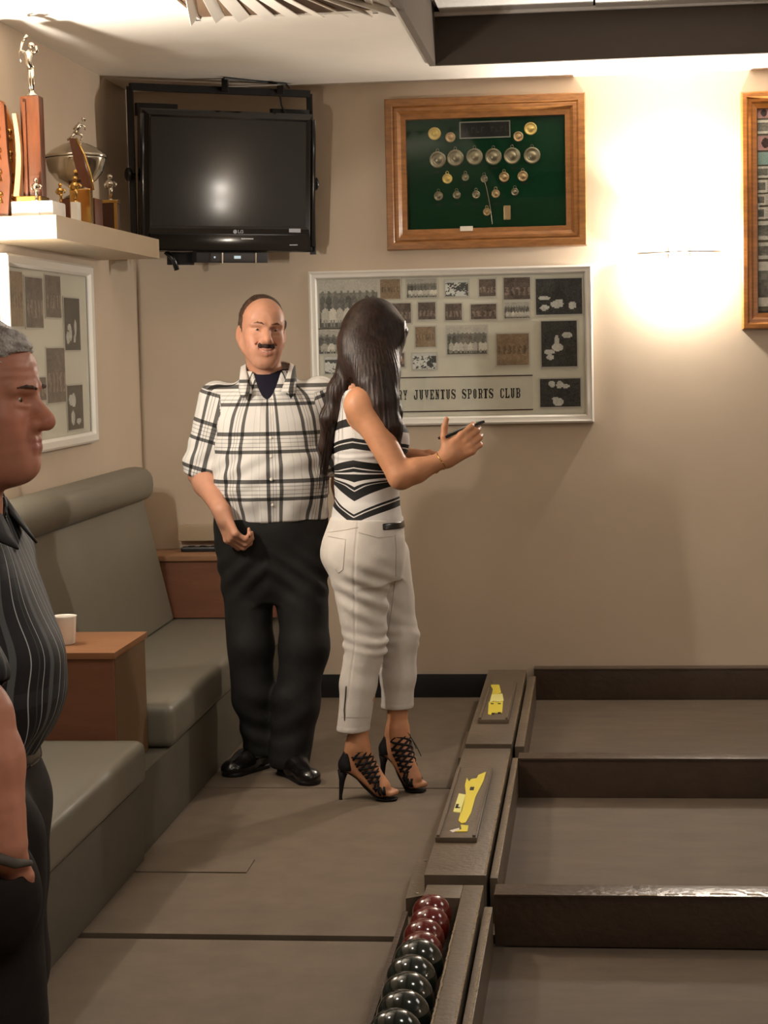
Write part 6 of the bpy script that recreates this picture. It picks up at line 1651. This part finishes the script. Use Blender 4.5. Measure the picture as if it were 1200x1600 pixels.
for i in range(420):
    a = g.uniform(-1.2, 1.2); e = g.uniform(.15, 1.25); y0 = g.uniform(-.10, .066)
    p = Vector((.080 * math.sin(a), y0, .048 + .088 * math.cos(a) * math.sqrt(max(0.0, 1 - ((y0 + .028) / .1)**2)))) * OS
    q = p + Vector((g.normal(0, .006), -.018 - .01 * g.random(), .005 + .006 * g.random())); r = p + Vector((g.normal(0, .008), -.038, -.002))
    tube(bm, [MO @ p, MO @ q, MO @ r], [.0009, .0008, .0004], 4)
o = obj('loose_strands', bm, GH, gh, smooth=True); o['kind'] = 'stuff'
Eb = SDF(OH)
for q in (-1, 1): Eb.chain([v(q * .014, .1065, .0275), v(q * .026, .1045, .0305), v(q * .038, .0985, .0315), v(q * .050, .0885, .0285)], [.0020, .0024, .0024, .0012], .004)
mesh_sdf('eyebrows', Eb, .0014, mat('dark_grey_brow', srgb(84, 62, 52), .7), old, disp=lambda V, N: .0008 * vnoise(V, 500, 5))
# shirt
Os = SDF(OT)
Os.loft([(.835, 0, -.018, .172, .130), (.87, 0, -.004, .184, .142), (.93, 0, .012, .190, .156), (1.0, 0, .014, .192, .160), (1.08, 0, .002, .190, .148), (1.16, 0, -.008, .188, .130), (1.215, 0, -.012, .165, .114), (1.255, 0, -.010, .12, .098), (1.290, 0, -.006, .088, .086)], k=.02, p=2.3)
Os.M = np.eye(4)
for a, b_ in ((osh, oel), (psh, pel)): Os.cone(a, seg(a, b_, .72), .074, .075, .045)
for a, b_ in ((osh, oel), (psh, pel)): Os.cone(seg(a, b_, .66), seg(a, b_, 1.2), .058, .068, .004, op=-1)
Os.cone((-1.052, OY + .03, 1.24), (-1.045, OY + .03, 1.34), .064, .074, .006, op=-1)
def owrap(V):
    L = tolocal(OT, V); th = np.arctan2(L[:, 0], L[:, 1]); u = th * .185; vv = V[:, 2]
    u = u + .006 * np.sin(vv * 38) + .004 * vnoise(V, 26, 6)
    return np.stack([u + 5.0, vv + 5.0, 0 * u], 1)
gl = (.085, .09, .09); wl = (.42, .44, .44); bk = (.012, .012, .014)
OSM = rampmat('dark_striped_cotton', None, .098, [(0, bk), (.14, wl), (.165, bk), (.46, gl), (.60, bk), (.78, wl), (.80, bk), (.92, (.05, .06, .05)), (.95, bk)], .21, [(0, bk), (.30, (.022, .022, .024)), (.42, bk)], (1, 1, 1, 1), .6, mode='light')
shirt = mesh_sdf('striped_shirt', Os, .0045, OSM, old, uvf=owrap, disp=lambda V, N: .004 * vnoise(V * (1, 1, 1.3), 26, 61) + .004 * np.exp(-((V[:, 2] - .86) / .03)**2) * vnoise(V, 48, 62))
Mb = Matrix(OT.tolist())
for q in (-1, 1):
    top_ = [(q * .012, -.098, 1.318), (q * .062, -.075, 1.318), (q * .084, -.020, 1.312), (q * .078, .035, 1.298), (q * .056, .074, 1.278), (q * .022, .092, 1.255)]
    out_ = [(q * .012, -.125, 1.272), (q * .078, -.105, 1.272), (q * .114, -.030, 1.266), (q * .114, .040, 1.250), (q * .096, .095, 1.225), (q * .050, .128, 1.200)]
    bm = bmesh.new(); A = [bm.verts.new(Mb @ Vector(a)) for a in top_]; B = [bm.verts.new(Mb @ Vector(a)) for a in out_]
    for i in range(5): bm.faces.new((A[i], A[i + 1], B[i + 1], B[i]))
    bmesh.ops.subdivide_edges(bm, edges=bm.edges, cuts=2, use_grid_fill=True, smooth=.6); bmesh.ops.recalc_face_normals(bm, faces=bm.faces); bmesh.ops.solidify(bm, geom=bm.faces, thickness=.004)
    o = obj('collar_flap', bm, mat('black_collar_cotton', srgb(20, 19, 22), .7), shirt, smooth=True)
# trousers with a slanted pocket that swallows the hand
Ot = SDF(OT)
Ot.loft([(.62, 0, 0, .12, .10), (.70, 0, -.004, .170, .130), (.78, 0, -.008, .176, .132), (.86, 0, -.014, .170, .128)], k=.03)
Ot.M = np.eye(4)
Ot.cone((-1.020, OY - .06, .72), (-1.010, OY - .065, .44), .108, .088, .03); Ot.cone((-1.010, OY - .065, .44), (-1.02, OY - .06, .10), .088, .070, .03)
Ot.cone((-1.060, OY + .14, .74), (-1.06, OY + .14, .44), .103, .080, .03); Ot.cone((-1.06, OY + .14, .44), (-1.07, OY + .14, .10), .080, .068, .03)
Ot.ell((-.948, 2.922, .668), (.066, .068, .100), k=.03)
Ot.half((0, 0, .045), (0, 0, -1)); Ot.half((0, 0, .858), (0, 0, 1))
Ot.cone((-.930, 2.889, .810), (-.926, 2.886, .735), .050, .036, .006, op=-1)
OTM = mat('dark_trouser', srgb(34, 27, 25), .75, spec=.2, noise=.25, nscale=24, bump=.15, bscale=500)
tr = mesh_sdf('trousers', Ot, .005, OTM, old, disp=lambda V, N: .0045 * vnoise(V * (1, 1, 1.5), 20, 71) + .004 * np.clip((.6 - V[:, 2]) / .3, 0, 1) * np.sin(V[:, 2] * 50 + 3 * vnoise(V, 8, 4)))
OB = bvh(tr)
Bo = SDF(OT); Bo.loft([(.822, 0, -.012, .178, .137), (.852, 0, -.014, .174, .134)], k=0); Bo.loft([(.80, 0, -.012, .165, .124), (.88, 0, -.014, .165, .124)], k=0, op=-1)
mesh_sdf('belt', Bo, .005, BLEATHER, old)
bm = bmesh.new(); tube(bm, [(-.995, 2.880, .775), (-.970, 2.853, .760), (-.930, 2.842, .745), (-.900, 2.850, .733), (-.885, 2.88, .726)], [.006, .009, .009, .008, .005], 8); obj('pocket_welt', bm, mat('grey_pocket_edge', srgb(84, 78, 72), .7, noise=.3, nscale=60), tr, smooth=True)
shoe(old, (-1.08, OY - .06, 0), (-.80, OY - .09, 0)); shoe(old, (-1.13, OY + .14, 0), (-.86, OY + .13, 0))
